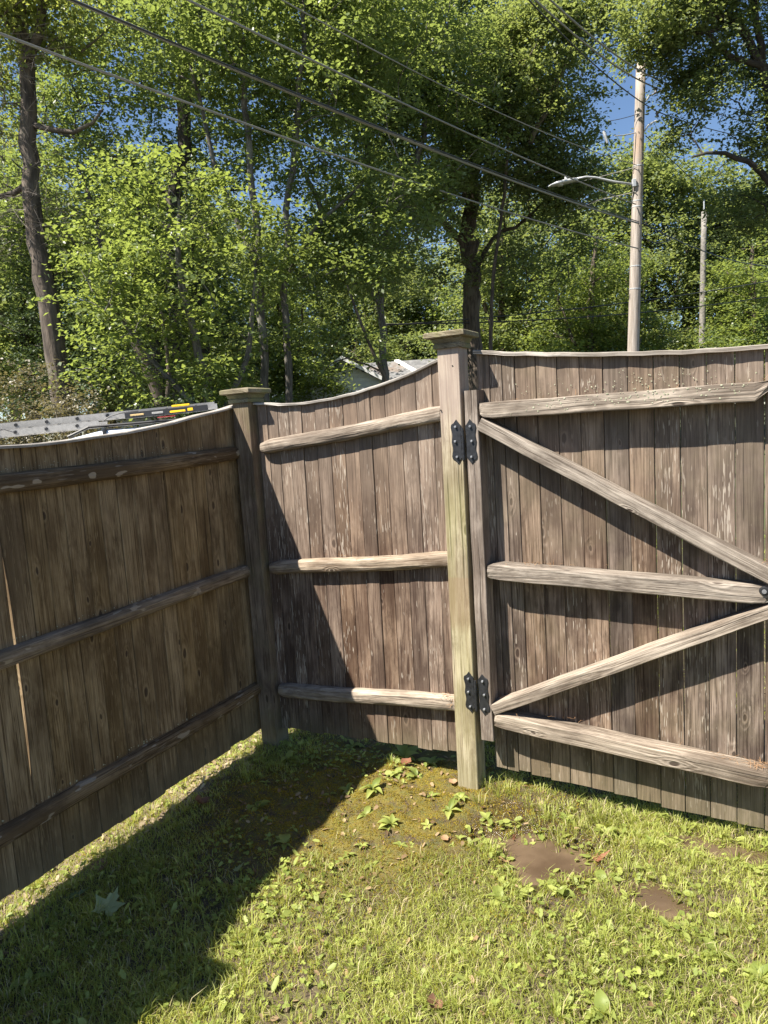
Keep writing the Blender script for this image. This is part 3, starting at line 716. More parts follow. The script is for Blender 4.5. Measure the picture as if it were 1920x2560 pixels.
def small_leaves(name, n, region, size, mat, keep, hgt=(.006, .03), trif=True, tilt=.35):
    """clover and creeping weed leaves: little rounded six-sided leaves at random tilt, three to a stalk"""
    x = rng.uniform(region[0], region[1], n * 3); y = rng.uniform(region[2], region[3], n * 3); k = keep(x, y); x, y = x[k][:n], y[k][:n]; n = len(x)
    z = gh(x, y) + rng.uniform(hgt[0], hgt[1], n); s = rng.uniform(size[0], size[1], n); rep = 3 if trif else 1
    a0 = rng.uniform(0, 2 * np.pi, n); Vs = []; Ls = []
    lv = rng.random(n)
    for q in range(rep):
        a = a0 + q * 2 * np.pi / 3 + rng.normal(0, .15, n); ca, sa = np.cos(a), np.sin(a)
        cx, cy = x + ca * s * (.9 if trif else 0), y + sa * s * (.9 if trif else 0)
        tx, ty = rng.normal(0, tilt, n), rng.normal(0, tilt, n)
        el = 1.0 if trif else 1.7
        for (u, v) in ((-1, 0), (-.45, .75), (.5, .8), (1, 0), (.5, -.8), (-.45, -.75)):
            px, py = u * s * el, v * s; X = cx + ca * px - sa * py; Y = cy + sa * px + ca * py
            Vs.append(np.stack([X, Y, z + (X - cx) * tx + (Y - cy) * ty + abs(v) * s * .25], 1)); Ls.append(lv)
    V = np.stack(Vs, 1).reshape(-1, 3); m = n * rep; i = np.arange(m)[:, None] * 6
    Fc = np.concatenate([i + np.array([[0, 1, 2, 3]]), i + np.array([[0, 3, 4, 5]])])
    me = mesh_np(name, V, Fc, False); attr(me, 'lv', np.repeat(lv, rep * 6)); o = link(name, me, mat); o['kind'] = 'stuff'; return o
def keep_clover(x, y):
    w, v = in_yard(x, y); d = .25 + .8 * vnoise(x, y, 7, 21); d = np.where(w < .95, d + .25, d); d = d - .6 * mossmask(x, y) - 1.2 * np.clip(pudmask(x, y) - .25, 0, 1)
    return (w > -.5) & (v > -.4) & (rng.random(len(x)) < d)
small_leaves('clover', 5200, REG, (.0035, .0075), G_clover, keep_clover)
small_leaves('creeping_weed', 1700, REG, (.005, .011), G_weed, keep_clover, (.004, .03), False, .45)
def keep_wet(x, y):
    p = pudmask(x, y); return (p > .03) & (p < .8) & (rng.random(len(x)) < .4)
small_leaves('creeping_weed', 1100, (.1, 1.5, 1.9, 2.9), (.005, .012), G_weed, keep_wet, (.0, .02), False, .3)
# litter: flecks of dry leaf
G_litter = leaf_mat('leaf_litter', (.13, .075, .035), (.34, .25, .14), .15, .8)
def keep_lit(x, y): w, v = in_yard(x, y); return (w > -.5) & (v > -.4) & (rng.random(len(x)) < .25 + .4 * mossmask(x, y))
def keep_strip(x, y): w, v = in_yard(x, y); return (w > -.2) & (w < .1) & (v > -.1)
small_leaves('leaf_litter', 2600, REG, (.004, .011), G_straw, keep_strip, (.0, .014), False, .5)
small_leaves('leaf_litter', 2200, REG, (.003, .009), G_litter, keep_lit, (.0, .012), False, .4)

def blade_leaf(L, wmax, bend, seed, wavy=.0, lobes=None, n=7):
    """one broad leaf along +x, midrib folded, with real width profile"""
    r = random.Random(seed); vs = []; 
    for k in range(n + 1):
        t = k / n; w = wmax * (math.sin(math.pi * min(1, t ** .75)) ** .8 if 0 < t < 1 else .06)
        if t < .22: w *= .25 + t * 2
        x = L * t; z = bend[0] * L * t - bend[1] * L * t * t
        for j in (-1, -.5, 0, .5, 1):
            vs.append((x, w * j, z + abs(j) * w * .32 + wavy * math.sin(k * 2.1 + j * 3 + seed)))
    fs = [(k * 5 + j, k * 5 + j + 1, (k + 1) * 5 + j + 1, (k + 1) * 5 + j) for k in range(n) for j in range(4)]
    return vs, fs
leafmeshes = []
for sd in range(7):
    vs, fs = blade_leaf(1, .20 + .035 * (sd % 4), (.85 - .1 * (sd % 3), .75 + .1 * (sd % 2)), sd, .012); me = mesh_np('weed_leaf', vs, fs, True)
    attr(me, 'lv', np.full(len(vs), (sd * .37) % 1)); me.materials.append(G_weed); leafmeshes.append(me)
def rosette(x, y, size, n, label, mat=None, group=None):
    zz = float(gh(x, y)); t = thing('broadleaf_weed', label, 'weed', (x, y, zz - .004), group); a = random.uniform(0, 6)
    for i in range(n):
        o = link('leaf', random.choice(leafmeshes), None, t); a += 2.4 + random.uniform(-.3, .3); s_ = size * random.uniform(.4, 1.05)
        o.scale = (s_, s_ * random.uniform(.7, 1.25), s_); o.rotation_euler = (random.uniform(-.25, .25), random.uniform(-.65, .12), a)
    return t
GW = 'broadleaf weeds in the lawn'
near0 = [(.02, 3.30, .14, 7, 'tallest broadleaf weed, in a sunlit clump against the panel foot'),
 (.07, 3.12, .09, 6, 'pointed-leaf weed just in front of the tallest weed'), (-.02, 3.13, .07, 5, 'small weed beside the reddish dead leaf'),
 (.15, 3.24, .10, 7, 'leafy weed in the sun close to the left of the gate post'), (.25, 2.90, .09, 7, 'fan-leaved weed growing at the front foot of the gate post'),
 (-.13, 2.98, .09, 8, 'pale rosette weed on moss at the shadow edge'), (-.24, 2.98, .08, 5, 'half-shaded weed left of the pale mossy rosette'),
 (.19, 2.80, .09, 7, 'round-leaved weed on bare soil in front of the gate post'), (-.05, 2.71, .09, 6, 'flat rosette weed in yellow moss mid-lawn'),
 (-.16, 2.79, .07, 5, 'little weed on the sunlit moss slope'), (.34, 2.76, .08, 6, 'weed among grass to the right of the post foot'),
 (-.62, 2.88, .11, 5, 'long-leaved weed in the shaded moss'), (-.24, 3.50, .11, 6, 'shaded broadleaf weed under the middle of the panel'),
 (-.55, 3.35, .10, 6, 'dim weed in the shade near the corner'), (-.47, 2.60, .09, 5, 'broad weed just inside the shadow line'),
 (.31, 2.23, .09, 6, 'weed below the left tip of the large puddle'), (.52, 2.27, .09, 5, 'upright weed on the near shore of the large puddle'),
 (.66, 2.72, .08, 6, 'weed under the gate beyond the puddle'), (.78, 2.60, .08, 7, 'bright weed in the sunny strip before the gate'),
 (.93, 2.50, .08, 6, 'weed beneath the gate rails right of the puddle'), (.90, 1.93, .12, 7, 'large weed beside the narrow right-hand puddle'),
 (.97, 1.82, .11, 6, 'broad dark weed near the right edge of the lawn'), (.50, 1.72, .09, 5, 'round-leaved weed low in the right foreground'),
 (.68, 2.32, .07, 5, 'low weed on the right bank of the large puddle'), (-.93, 2.33, .10, 5, 'weed with a round leaf beside the big pale oak leaf'),
 (-1.19, 2.02, .09, 6, 'dark weed at the left edge of the foreground shade'), (-1.30, 3.30, .08, 5, 'sunlit weed in the strip under the left fence'),
 (1.18, 2.46, .08, 6, 'weed at the foot of the gate by the right edge')]
for (x, y, s_, n, lb) in near0: rosette(x, y, s_ * random.uniform(.85, 1.1) * (1.05 if y > 2.95 and x > -.1 else .74), n + random.randint(0, 4), lb)
# the many small ones: one mass
V = []; Fc = []; lvv = []
base = [blade_leaf(1, .23, (.7, .6), sd, .01, n=4) for sd in range(4)]
for _ in range(260):
    x, y = random.uniform(-1.7, 1.5), random.uniform(1.5, 3.7); w, v = in_yard(x, y)
    if w < -.15 or v < -.15 or (mossmask(x, y) > .75 and random.random() < .5) or pudmask(np.array(x), np.array(y)) > .55: continue
    z = float(gh(x, y)); s_ = random.uniform(.016, .042); a = random.uniform(0, 6); lv = random.random()
    for i in range(random.randint(3, 6)):
        a += 2.4; ca, sa = math.cos(a), math.sin(a); tl = random.uniform(-.4, .4); b0 = len(V); vs, fs = base[i % 4]; q = s_ * random.uniform(.6, 1.1)
        for (px, py, pz) in vs:
            X, Z = px * math.cos(tl) + pz * math.sin(tl), -px * math.sin(tl) + pz * math.cos(tl)
            V.append((x + q * (X * ca - py * sa), y + q * (X * sa + py * ca), z + q * Z * .8)); lvv.append(lv)
        Fc += [tuple(k + b0 for k in f) for f in fs]
me = mesh_np('weeds', V, Fc, True); attr(me, 'lv', lvv); o = link('weeds', me, G_weed); o['kind'] = 'stuff'

# fallen leaves
def lobed(kind):
    if kind == 'maple': ang = [(-180, .04), (-150, .30), (-130, .44), (-118, .66), (-105, .50), (-84, .60), (-74, .66), (-60, .98), (-48, .74), (-30, .56), (-18, .84), (-9, .86), (0, 1.15), (9, .86), (18, .84), (30, .56), (48, .74), (60, .98), (74, .66), (84, .60), (105, .50), (118, .66), (130, .44), (150, .34)]
    elif kind == 'oak': ang = [(-180, .05), (-150, .15), (-110, .20), (-88, .42), (-72, .22), (-58, .30), (-46, .62), (-34, .30), (-24, .42), (-17, .85), (-8, .62), (0, 1.15), (8, .62), (17, .85), (24, .42), (34, .30), (46, .62), (58, .30), (72, .22), (88, .42), (110, .20), (150, .15)]
    else: ang = [(i * 30 - 180, .35 + .65 * abs(math.cos(math.radians(i * 15 - 90)))) for i in range(12)]
    return [(math.cos(math.radians(a)) * r, math.sin(math.radians(a)) * r) for a, r in ang]
def fallen(x, y, size, rot, kind, mat, label, curl=.12, lift=.012, tilt=(0, 0)):
    o2 = lobed(kind); n = len(o2); vs = [(0, 0, 0)]; vs += [(a * .5, b * .5, .02 * math.sin(i * 1.3)) for i, (a, b) in enumerate(o2)]
    vs += [(a, b, curl * (a * a + b * b) * (1 + .5 * math.sin(i * 2.3))) for i, (a, b) in enumerate(o2)]
    fs = [(0, 1 + i, 1 + (i + 1) % n) for i in range(n)]; f4 = [(1 + i, 1 + n + i, 1 + n + (i + 1) % n, 1 + (i + 1) % n) for i in range(n)]
    pm = PM(); pm.v = vs; pm.f = fs + f4; pm.g = vs
    # stalk
    pm.tube([(-.02, 0, .0), (-.3, .02, .03), (-.55, .09, .02)], [.02, .014, .012], 4)
    o = pm.build('fallen_leaf', mat, None, smooth=True)
    attr(o.data, 'lv', np.full(len(o.data.vertices), random.random())); o.scale = (size,) * 3
    o.location = (x, y, float(gh(x, y)) + lift); o.rotation_euler = (tilt[0], tilt[1], rot); tag(o, label, 'leaf'); return o
L_pale = leaf_mat('pale_green_leaf', (.25, .29, .13), (.31, .34, .16), .2, .55); L_green = leaf_mat('green_leaf', (.10, .15, .06), (.14, .19, .08), .2, .5)
L_brown = leaf_mat('brown_leaf', (.17, .085, .05), (.22, .12, .075), .15, .7); L_tan = leaf_mat('tan_leaf', (.36, .22, .12), (.42, .27, .16), .2, .7)
L_rust = leaf_mat('rust_leaf', (.20, .085, .045), (.27, .125, .07), .2, .7)
fallen(-1.045, 2.27, .070, 1.3, 'maple', L_pale, 'large pale upturned leaf in the shade at lower left', .15, .022, (.15, -.25))
fallen(-1.20, 2.36, .058, .55, 'oak', L_green, 'green lobed oak leaf left of the large pale leaf', .1, .018)
fallen(-.86, 2.905, .040, 2.6, 'oval', L_brown, 'curled pinkish-brown dead leaf in the mossy shade', .5, .016, (.3, 0))
fallen(-.63, 2.44, .042, 1.0, 'oak', L_pale, 'small pale lobed leaf near the shadow edge', .1, .016)
fallen(.375, 2.475, .045, 2.2, 'oak', L_tan, 'tan oak leaf curled at the left shore of the puddle', .5, .014, (.2, .1))
fallen(.70, 2.455, .060, .2, 'oak', L_rust, 'orange-brown oak leaf lying in the puddle', .25, .014, (0, -.1))
fallen(.42, 2.62, .032, 1.2, 'oak', L_rust, 'rust-red leaf scrap standing in grass above the puddle', .6, .03, (.8, .3))
fallen(.05, 1.745, .028, 1.9, 'oval', L_brown, 'brown strip of dead leaf at the bottom edge', .6, .02, (.4, .2))
fallen(.02, 3.21, .034, .4, 'oval', L_rust, 'reddish dead leaf under the tallest weed', .4, .014)
fallen(.235, 3.02, .024, 2.4, 'oval', L_tan, 'pinkish tan leaf beside the gate post foot', .3, .014)
fallen(-.36, 2.02, .020, .4, 'oval', L_brown, 'brown curled leaf in the sunlit lawn left of centre', .5, .012)
fallen(.16, 2.60, .022, 2.9, 'oval', L_tan, 'tan leaf flat on the bare soil patch', .3, .010)
fallen(-1.17, 2.52, .04, 1.4, 'oval', L_brown, 'dull brown leaf beside the left fence shade strip', .3, .012)

# ------------------------------------------------------------------ trees
def bark_mat(name, c0, c1, c2, s=1.):
    t = NT(name); g = t.attr('gc'); a = t.noise(t.vmul(g, (14 * s, 14 * s, 2.2 * s)), 1, 5, .65); b = t.noise(t.vmul(g, (2, 2, 1.2)), 1, 3)
    c = t.mix(t.ramp(a, .35, .65), c0, c1); c = t.mix(t.ramp(b, .55, .7, 0., .7), c, c2); t.color(c); t.bump(a, .03 / s, .9)
    t.b.inputs['Roughness'].default_value = .9; return t.m
B_brown = bark_mat('brown_bark', (.045, .034, .026), (.14, .11, .085), (.17, .155, .12))
B_grey = bark_mat('grey_bark', (.06, .052, .044), (.17, .155, .135), (.22, .22, .18), 1.4)
B_dark = bark_mat('dark_bark', (.02, .016, .013), (.065, .052, .042), (.07, .065, .05))
F_maple = leaf_mat('maple_foliage', (.058, .094, .038), (.184, .236, .092), .52, .40, spec=.6)
F_bright = leaf_mat('spring_foliage', (.066, .106, .038), (.205, .258, .090), .52, .38, spec=.6)
F_oak = leaf_mat('oak_foliage', (.066, .100, .044), (.205, .250, .112), .52, .42, spec=.6)
F_dark = leaf_mat('hemlock_foliage', (.024, .045, .022), (.070, .105, .048), .25, .5)
F_yellow = leaf_mat('young_oak_foliage', (.084, .116, .038), (.235, .268, .090), .52, .42, spec=.6)
F_rust = leaf_mat('russet_foliage', (.080, .072, .044), (.22, .195, .125), .25, .4, spec=.5)

def crown_leaves(C, rad, per, size, shell=.5, flat=.55, droop=.15, seed=0):
    """C (n,3) clump centres, rad (n,) clump radii; returns verts/faces/attr of folded leaf quads"""
    r = np.random.default_rng(seed); n = len(C); idx = np.repeat(np.arange(n), per); m = len(idx)
    # leaves sit along twigs that fan out from the clump centre, each clump with its own tilted plane
    K = 9; tw = r.normal(0, 1, (n, K, 3)); tw[:, :, 2] = tw[:, :, 2] * flat * .9 + .12
    tw /= np.linalg.norm(tw, axis=2)[:, :, None] ** .75
    k = r.integers(0, K, m); D = tw[idx, k]; t = r.random(m) ** .62; rl = rad[idx]
    P = C[idx] + D * (t * rl)[:, None] + r.normal(0, 1, (m, 3)) * (size * .62 + .10 * rl * t)[:, None] * np.array([1, 1, .55])
    P[:, 2] -= droop * 1.3 * t * t * rl
    side = r.choice([-1., 1.], m); D2 = D / np.linalg.norm(D, axis=1)[:, None]; pr = np.stack([-D2[:, 1], D2[:, 0], 0 * D2[:, 0]], 1)
    s = size * r.uniform(.5, 1.3, m)
    ex = D2 * .7 + pr * side[:, None] * .8 + r.normal(0, .35, (m, 3)); ex[:, 2] -= .25; ex /= np.linalg.norm(ex, axis=1)[:, None]
    tn = r.normal(0, .3, (n, K, 2)); nr = np.stack([tn[idx, k, 0] + r.normal(0, .38, m), tn[idx, k, 1] + r.normal(0, .38, m), np.ones(m)], 1)
    ey = np.cross(nr, ex); ey /= np.linalg.norm(ey, axis=1)[:, None]; ez = np.cross(ex, ey)
    s1 = s[:, None]; V = np.stack([P - ex * s1 * .5, P + ey * s1 * .36 + ez * s1 * .10, P + ex * s1 * .55, P - ey * s1 * .36 + ez * s1 * .10], 1).reshape(-1, 3)
    i = np.arange(m)[:, None] * 4; Fc = np.concatenate([i + np.array([[0, 2, 1]]), i + np.array([[0, 3, 2]])])
    cl = r.random(n); lv = np.clip(.55 * cl[idx] + .45 * r.random(m), 0, 1)
    return V, Fc, np.repeat(lv, 4)
def clumps(ells, n, seed, rad=(.5, .95), surf=.45):
    r = np.random.default_rng(seed); vol = np.array([e[3] * e[4] * e[5] for e in ells]) ** .8; k = r.choice(len(ells), n, p=vol / vol.sum()); e = np.array([x[:6] for x in ells])[k]
    d = r.normal(0, 1, (n, 3)); d /= np.linalg.norm(d, axis=1)[:, None]; q = r.random(n) ** surf
    return e[:, :3] + d * q[:, None] * e[:, 3:6], r.uniform(rad[0], rad[1], n)
def limb_nodes(paths):
    """dense nodes along given polylines -> (points, radii)"""
    P = []; 
    for path in paths:
        for i in range(len(path) - 1):
            a, b = np.array(path[i]), np.array(path[i + 1])
            for t in np.linspace(0, 1, 5)[:-1]: P.append(a + (b - a) * t)
        P.append(np.array(path[-1]))
    return P
def grow(paths, C, r0=.035, seed=0, sides=4, minz=None):
    """thin branches that reach every clump, chaining from the nearest earlier wood"""
    pm = PM(); r = random.Random(seed)
    nodes = np.array([p[:3] for p in limb_nodes(paths)]); z_ok = nodes[:, 2] > (minz if minz is not None else -9)
    nodes = nodes[z_ok]; nd = [tuple(p) for p in nodes]; rem = list(range(len(C)))
    dist = np.array([np.min(np.linalg.norm(nodes - c, axis=1)) for c in C]); order = np.argsort(dist); arr = list(nodes)
    for i in order:
        A = np.array(arr); c = C[i]; dd = np.linalg.norm(A - c, axis=1) + 1.2 * np.maximum(0, A[:, 2] - c[2] + .1); j = int(np.argmin(dd)); p = A[j]; L = np.linalg.norm(c - p)
        if L < .05: continue
        m1 = p + (c - p) * .35 + np.array([r.uniform(-.1, .1) * L, r.uniform(-.1, .1) * L, .10 * L]); m2 = p + (c - p) * .7 + np.array([r.uniform(-.1, .1) * L, r.uniform(-.1, .1) * L, .10 * L])
        ra = r0 * (.45 + .25 * L); pm.tube([p, m1, m2, c], [ra, ra * .75, ra * .5, ra * .25], sides, cap=False)
        arr += [m1, m2, c]
    return pm
TREE = {}
def tree(name, label, trunks, ells, nclump, per, leaf, fmat, bmat, seed, rad=(.5, .95), r0=.035, group=None, flat=.55, minz=1.5, extra=(), surf=.42, keepf=None, cat='tree'):
    """trunks: list of (points, radii); ells: crown ellipsoids (x,y,z,rx,ry,rz)"""
    b = trunks[0][0][0]; root = thing(name, label, cat, (b[0], b[1], 0), group)
    inv = Matrix.Translation((-b[0], -b[1], 0))
    def place(o): o.data.transform(inv); return o
    r = random.Random(seed)
    pm = PM(); paths = []
    for k, (pts, rads) in enumerate(trunks):
        # densify and roughen
        P2 = []; R2 = []; wl_ = [Vector(p) for p in pts]
        def cr_(i, t):
            p0, p1, p2, p3 = wl_[max(i - 1, 0)], wl_[i], wl_[i + 1], wl_[min(i + 2, len(wl_) - 1)]
            return .5 * ((2 * p1) + (p2 - p0) * t + (2 * p0 - 5 * p1 + 4 * p2 - p3) * t * t + (3 * p1 - p0 - 3 * p2 + p3) * t ** 3)
        for i in range(len(pts) - 1):
            a, c = Vector(pts[i]), Vector(pts[i + 1]); m = max(2, int((c - a).length / .35))
            for q in range(m):
                t = q / m; w = .3 * rads[i] if k == 0 else .55 * rads[i] + .01
                P2.append(cr_(i, t) + (Vector((r.uniform(-w, w), r.uniform(-w, w), r.uniform(-w, w) * (k > 0))) if (i or q) else Vector())); R2.append((rads[i] + (rads[i + 1] - rads[i]) * t) * r.uniform(.94, 1.07))
        P2.append(Vector(pts[-1])); R2.append(rads[-1])
        if k == 0: R2[0] *= 1.35
        tgt = pm if k == 0 else None
        pm2 = pm if k == 0 else PM(); pm2.tube(P2, R2, 10 if rads[0] > .1 else 7); paths.append([tuple(p) for p in P2])
        place(pm2.build('trunk' if k == 0 else 'limb', bmat, root, smooth=True, fix=False))
    C, rd = clumps(ells, nclump, seed, rad, surf)
    if keepf is not None: k = keepf(C); C, rd = C[k], rd[k]
    if r0 > 0:
        g = grow(paths, C, r0, seed, minz=minz); o = place(g.build('branches', bmat, root, smooth=True, fix=False)); o['kind'] = 'stuff'
    V, Fc, lv = crown_leaves(C, rd, per, leaf, seed=seed, flat=flat); me = mesh_np('crown', V, Fc); attr(me, 'lv', lv)
    o = place(link('crown', me, fmat, root)); TREE[label] = root
    return root
def copy_tree(src, loc, rot, sc, label, group=None, name=None):
    c = src.copy(); COL.objects.link(c); c.location = loc; c.rotation_euler = (0, 0, rot); c.scale = sc if hasattr(sc, '__len__') else (sc,) * 3; c['label'] = label
    if group: c['group'] = group
    for ch in list(src.children):
        d = ch.copy(); COL.objects.link(d); d.parent = c; d.matrix_parent_inverse = Matrix()
    return c
exec_trees = True
GT = 'trees beyond the fence'
# tall rough-barked tree at the left edge
tree('tall_tree', 'tall bare-trunked tree at the left edge with feathery crown above', [
    ([(-6.05, 14, 0), (-6.10, 14, 3), (-6.25, 14, 5.5), (-6.15, 14, 7.6), (-6.05, 14, 9.2), (-6.25, 14, 11.5)], [.22, .195, .17, .15, .12, .08]),
    ([(-6.1, 14, 8.6), (-5.6, 14, 9.6), (-5.3, 13.8, 11.2)], [.10, .08, .04]), ([(-6.1, 14, 7.6), (-5.2, 13.8, 7.3), (-4.6, 13.6, 7.6)], [.06, .045, .02]),
    ([(-6.2, 14, 6.6), (-7.0, 13.9, 6.3), (-7.6, 13.6, 6.8)], [.06, .045, .02]), ([(-6.15, 14, 9.2), (-6.8, 14, 10), (-7.4, 14, 10.6)], [.08, .06, .03])],
    [(-6.6, 14.2, 9.7, 1.7, 1.6, 1.2), (-7.3, 14.4, 8.0, .9, 1.2, 1.1), (-5.0, 13.9, 9.5, 1.4, 1.4, 1.1), (-6.0, 14.2, 11.2, 2.2, 1.6, 1.0)], 150, 170, .078, F_yellow, B_brown, 1, (.4, .75), .03, minz=5.5)
# bare twigs on it
def twigs(parent_label, c, rad, n, seed, mat):
    root = TREE[parent_label]; r = random.Random(seed); pm = PM(); b = root.location
    for _ in range(n):
        p = Vector(c) + Vector((r.gauss(0, rad[0]), r.gauss(0, rad[1]), r.gauss(0, rad[2]))); d = Vector((r.gauss(0, 1), r.gauss(0, .7), r.gauss(-.1, .7))).normalized(); L = r.uniform(.2, .7)
        q = p + d * L * .5 + Vector((0, 0, r.uniform(-.05, .08))); e = p + d * L; w = r.uniform(.003, .007); pm.tube([p - b, q - b, e - b], [w, w * .8, w * .4], 3, cap=False)
        for _k in range(3):
            s_ = p.lerp(e, r.uniform(.3, .9)); d2 = (d + Vector((r.gauss(0, .8), r.gauss(0, .8), r.gauss(0, .8)))).normalized(); pm.tube([s_ - b, s_ + d2 * L * .4 - b], [w * .5, w * .25], 3, cap=False)
    o = pm.build('dead_twigs', mat, root, fix=False); o['kind'] = 'stuff'
B_twig = bark_mat('twig_bark', (.13, .11, .095), (.24, .21, .18), (.3, .27, .24))
twigs('tall bare-trunked tree at the left edge with feathery crown above', (-6.4, 13.7, 6.1), (.55, .3, .45), 170, 4, B_twig)
twigs('tall bare-trunked tree at the left edge with feathery crown above', (-6.2, 13.7, 8.2), (.7, .3, .5), 110, 5, B_twig)
# low bright maple
tree('maple_tree', 'low bright-leaved maple spreading above the left fence', [
    ([(-2.95, 12.6, 0), (-2.9, 12.6, 2.2), (-3.2, 12.5, 4.2), (-3.1, 12.5, 5.6)], [.10, .08, .06, .03]),
    ([(-2.9, 12.6, 1.6), (-2.2, 12.5, 3.0), (-1.9, 12.4, 4.5)], [.06, .05, .02]), ([(-2.9, 12.6, 1.8), (-3.8, 12.4, 3.0), (-4.4, 12.2, 4.0)], [.06, .045, .02])],
    [(-3.3, 12.4, 4.6, 1.5, 1.3, 1.7), (-3.2, 12.3, 3.2, 1.1, 1.2, 1.3), (-3.6, 12.6, 5.9, .8, .8, .5), (-4.5, 12.5, 5.2, .6, .7, .4), (-4.3, 12.2, 4.3, .9, 1.0, .9), (-2.9, 12.2, 2.3, .7, .9, .7), (-4.6, 12.5, 3.0, .7, .8, .5), (-2.3, 12.5, 5.6, .9, .8, .5), (-1.9, 12.6, 4.6, .7, .6, .5)], 118, 120, .090, F_bright, B_grey, 2, (.38, .72), .022, flat=.45)
# twin slim stems
tree('twin_stem_tree', 'slim grey tree with two upright stems left of the corner post', [
    ([(-2.10, 13.5, 0), (-2.05, 13.5, 3), (-2.0, 13.5, 5), (-2.0, 13.5, 8.5), (-1.8, 13.5, 11)], [.085, .075, .07, .05, .03]),
    ([(-1.65, 13.6, 0), (-1.62, 13.6, 3.6), (-1.35, 13.6, 6), (-.9, 13.6, 8.5), (-.7, 13.5, 10.5)], [.08, .07, .06, .045, .03]),
    ([(-2.0, 13.5, 4.6), (-2.5, 13.4, 6.0), (-2.9, 13.4, 8.2)], [.06, .05, .025]), ([(-1.62, 13.6, 4.2), (-1.0, 13.5, 5.2), (.0, 13.4, 6.0)], [.05, .04, .02])],
    [(-1.2, 13.6, 7.8, 2.3, 1.5, 1.7), (-2.6, 13.5, 8.9, 1.7, 1.5, 1.3), (-.1, 13.8, 5.4, 1.8, 1.1, 1.3), (.1, 13.6, 9.2, 2.0, 1.5, 1.3), (-1.6, 13.2, 4.6, 1.3, .5, .9), (-2.0, 13.1, 3.6, .9, .4, .5)], 300, 160, .086, F_maple, B_grey, 3, (.4, .75), .024)
# dark forked tree behind
tree('forked_tree', 'big dark-limbed tree forking high up behind the maple', [
    ([(-4.9, 18.5, 0), (-4.9, 18.5, 4), (-4.8, 18.5, 7.2), (-4.3, 18.5, 9.0), (-4.2, 18.5, 10.4)], [.26, .24, .20, .17, .13]),
    ([(-4.2, 18.5, 10.4), (-4.7, 18.4, 11.9), (-5.3, 18.3, 13.5)], [.12, .09, .05]), ([(-4.2, 18.5, 10.4), (-4.1, 18.5, 12.2), (-4.2, 18.5, 14.5)], [.11, .08, .05]),
    ([(-4.3, 18.5, 9.6), (-3.2, 18.4, 11.1), (-2.0, 18.3, 12.6), (-1.7, 18.3, 13.8)], [.10, .08, .06, .03]), ([(-4.7, 18.5, 7.6), (-6.1, 18.4, 8.6), (-7.3, 18.3, 9.2)], [.08, .06, .03])],
    [(-4.4, 18.8, 11.6, 3.4, 2.0, 2.4), (-7.2, 18.8, 10.2, 2.1, 1.8, 2.2), (-1.8, 18.6, 11.6, 2.4, 1.8, 2.2), (-4.4, 19.4, 8.8, 3.1, 1.3, 1.6), (-7.8, 17.6, 7.2, 1.8, 1.3, 2.3)], 380, 150, .095, F_maple, B_dark, 4, (.5, .9), .035)
# hemlocks: dark mass
for k, (x, y, zc, rx, rz, lb, sd) in enumerate([(-5.0, 16.3, 5.2, 1.5, 3.2, 'dark drooping evergreen close behind the bright maple', 5), (-4.1, 17.2, 4.6, 1.4, 3.0, 'second dark evergreen, right of the drooping one', 6), (-7.6, 17.5, 5.0, 1.6, 3.2, 'dark evergreen by the left edge behind the tall trunk', 7)]):
    tree('evergreen_tree', lb, [([(x, y, 0), (x + .1, y, 3.5), (x, y, zc + rz * .6)], [.15, .11, .02])], [(x, y, zc + 1.2, rx * .8, rx * .7, rz * .75), (x, y, zc - 1, rx * 1.1, rx * .9, rz * .6)], 80, 170, .062, F_dark, B_dark, sd, (.4, .8), .02, flat=.28)
# leaning trunk
tree('leaning_tree', 'slender tree leaning left, low between the bushes at left', [([(-3.75, 14.5, 0), (-4.3, 14.5, 2.2), (-5.0, 14.5, 4.6), (-5.4, 14.6, 6.6)], [.14, .12, .09, .04]), ([(-4.3, 14.5, 2.2), (-4.1, 14.5, 3.3), (-4.2, 14.5, 4.5)], [.05, .04, .02])],
    [(-5.3, 14.8, 6.4, 1.3, 1.0, 1.0), (-4.3, 14.7, 5.2, 1.2, .9, .8)], 40, 120, .08, F_maple, B_brown, 8, (.35, .6), .02)
# central oak
tree('oak_tree', 'broad oak with thick straight trunk rising behind the gate post', [
    ([(3.55, 25, 0), (3.5, 25, 4.5), (3.55, 25, 6.6)], [.38, .31, .30]),
    ([(3.55, 25, 6.3), (3.2, 24.8, 7.6), (2.1, 24.5, 8.6), (.8, 24.3, 9.0)], [.2, .15, .1, .05]), ([(3.6, 25, 6.5), (4.3, 24.9, 7.7), (5.4, 24.8, 8.2), (6.6, 24.6, 9.4)], [.10, .075, .05, .02]),
    ([(3.55, 25, 6.6), (3.6, 25, 9.4), (4.3, 25, 12), (5.6, 25, 14.6)], [.28, .22, .17, .08]), ([(3.6, 25, 9.0), (2.6, 25, 11.5), (1.7, 25, 14.5)], [.18, .13, .07]), ([(4.0, 25, 11), (5.4, 25, 12.0), (7.2, 24.8, 13.2)], [.13, .1, .05]), ([(4.3, 25, 12), (4.2, 25, 15), (3.6, 25, 18)], [.14, .10, .05])],
    [(3.6, 24.6, 10.4, 4.3, 2.6, 2.3), (1.2, 24.6, 9.0, 2.8, 2.2, 1.6), (6.3, 24.4, 8.6, 2.3, 2.0, 1.3), (2.6, 25, 14.0, 3.6, 2.6, 2.8), (5.4, 24.9, 13.4, 2.5, 2.2, 2.0), (3.0, 25, 16.5, 3.0, 2.0, 1.4), (2.0, 24.4, 6.4, 1.6, 1.0, .8), (5.6, 24.4, 6.6, 1.6, 1.0, .9)], 520, 145, .125, F_oak, B_brown, 9, (.55, 1.0), .04, minz=5)
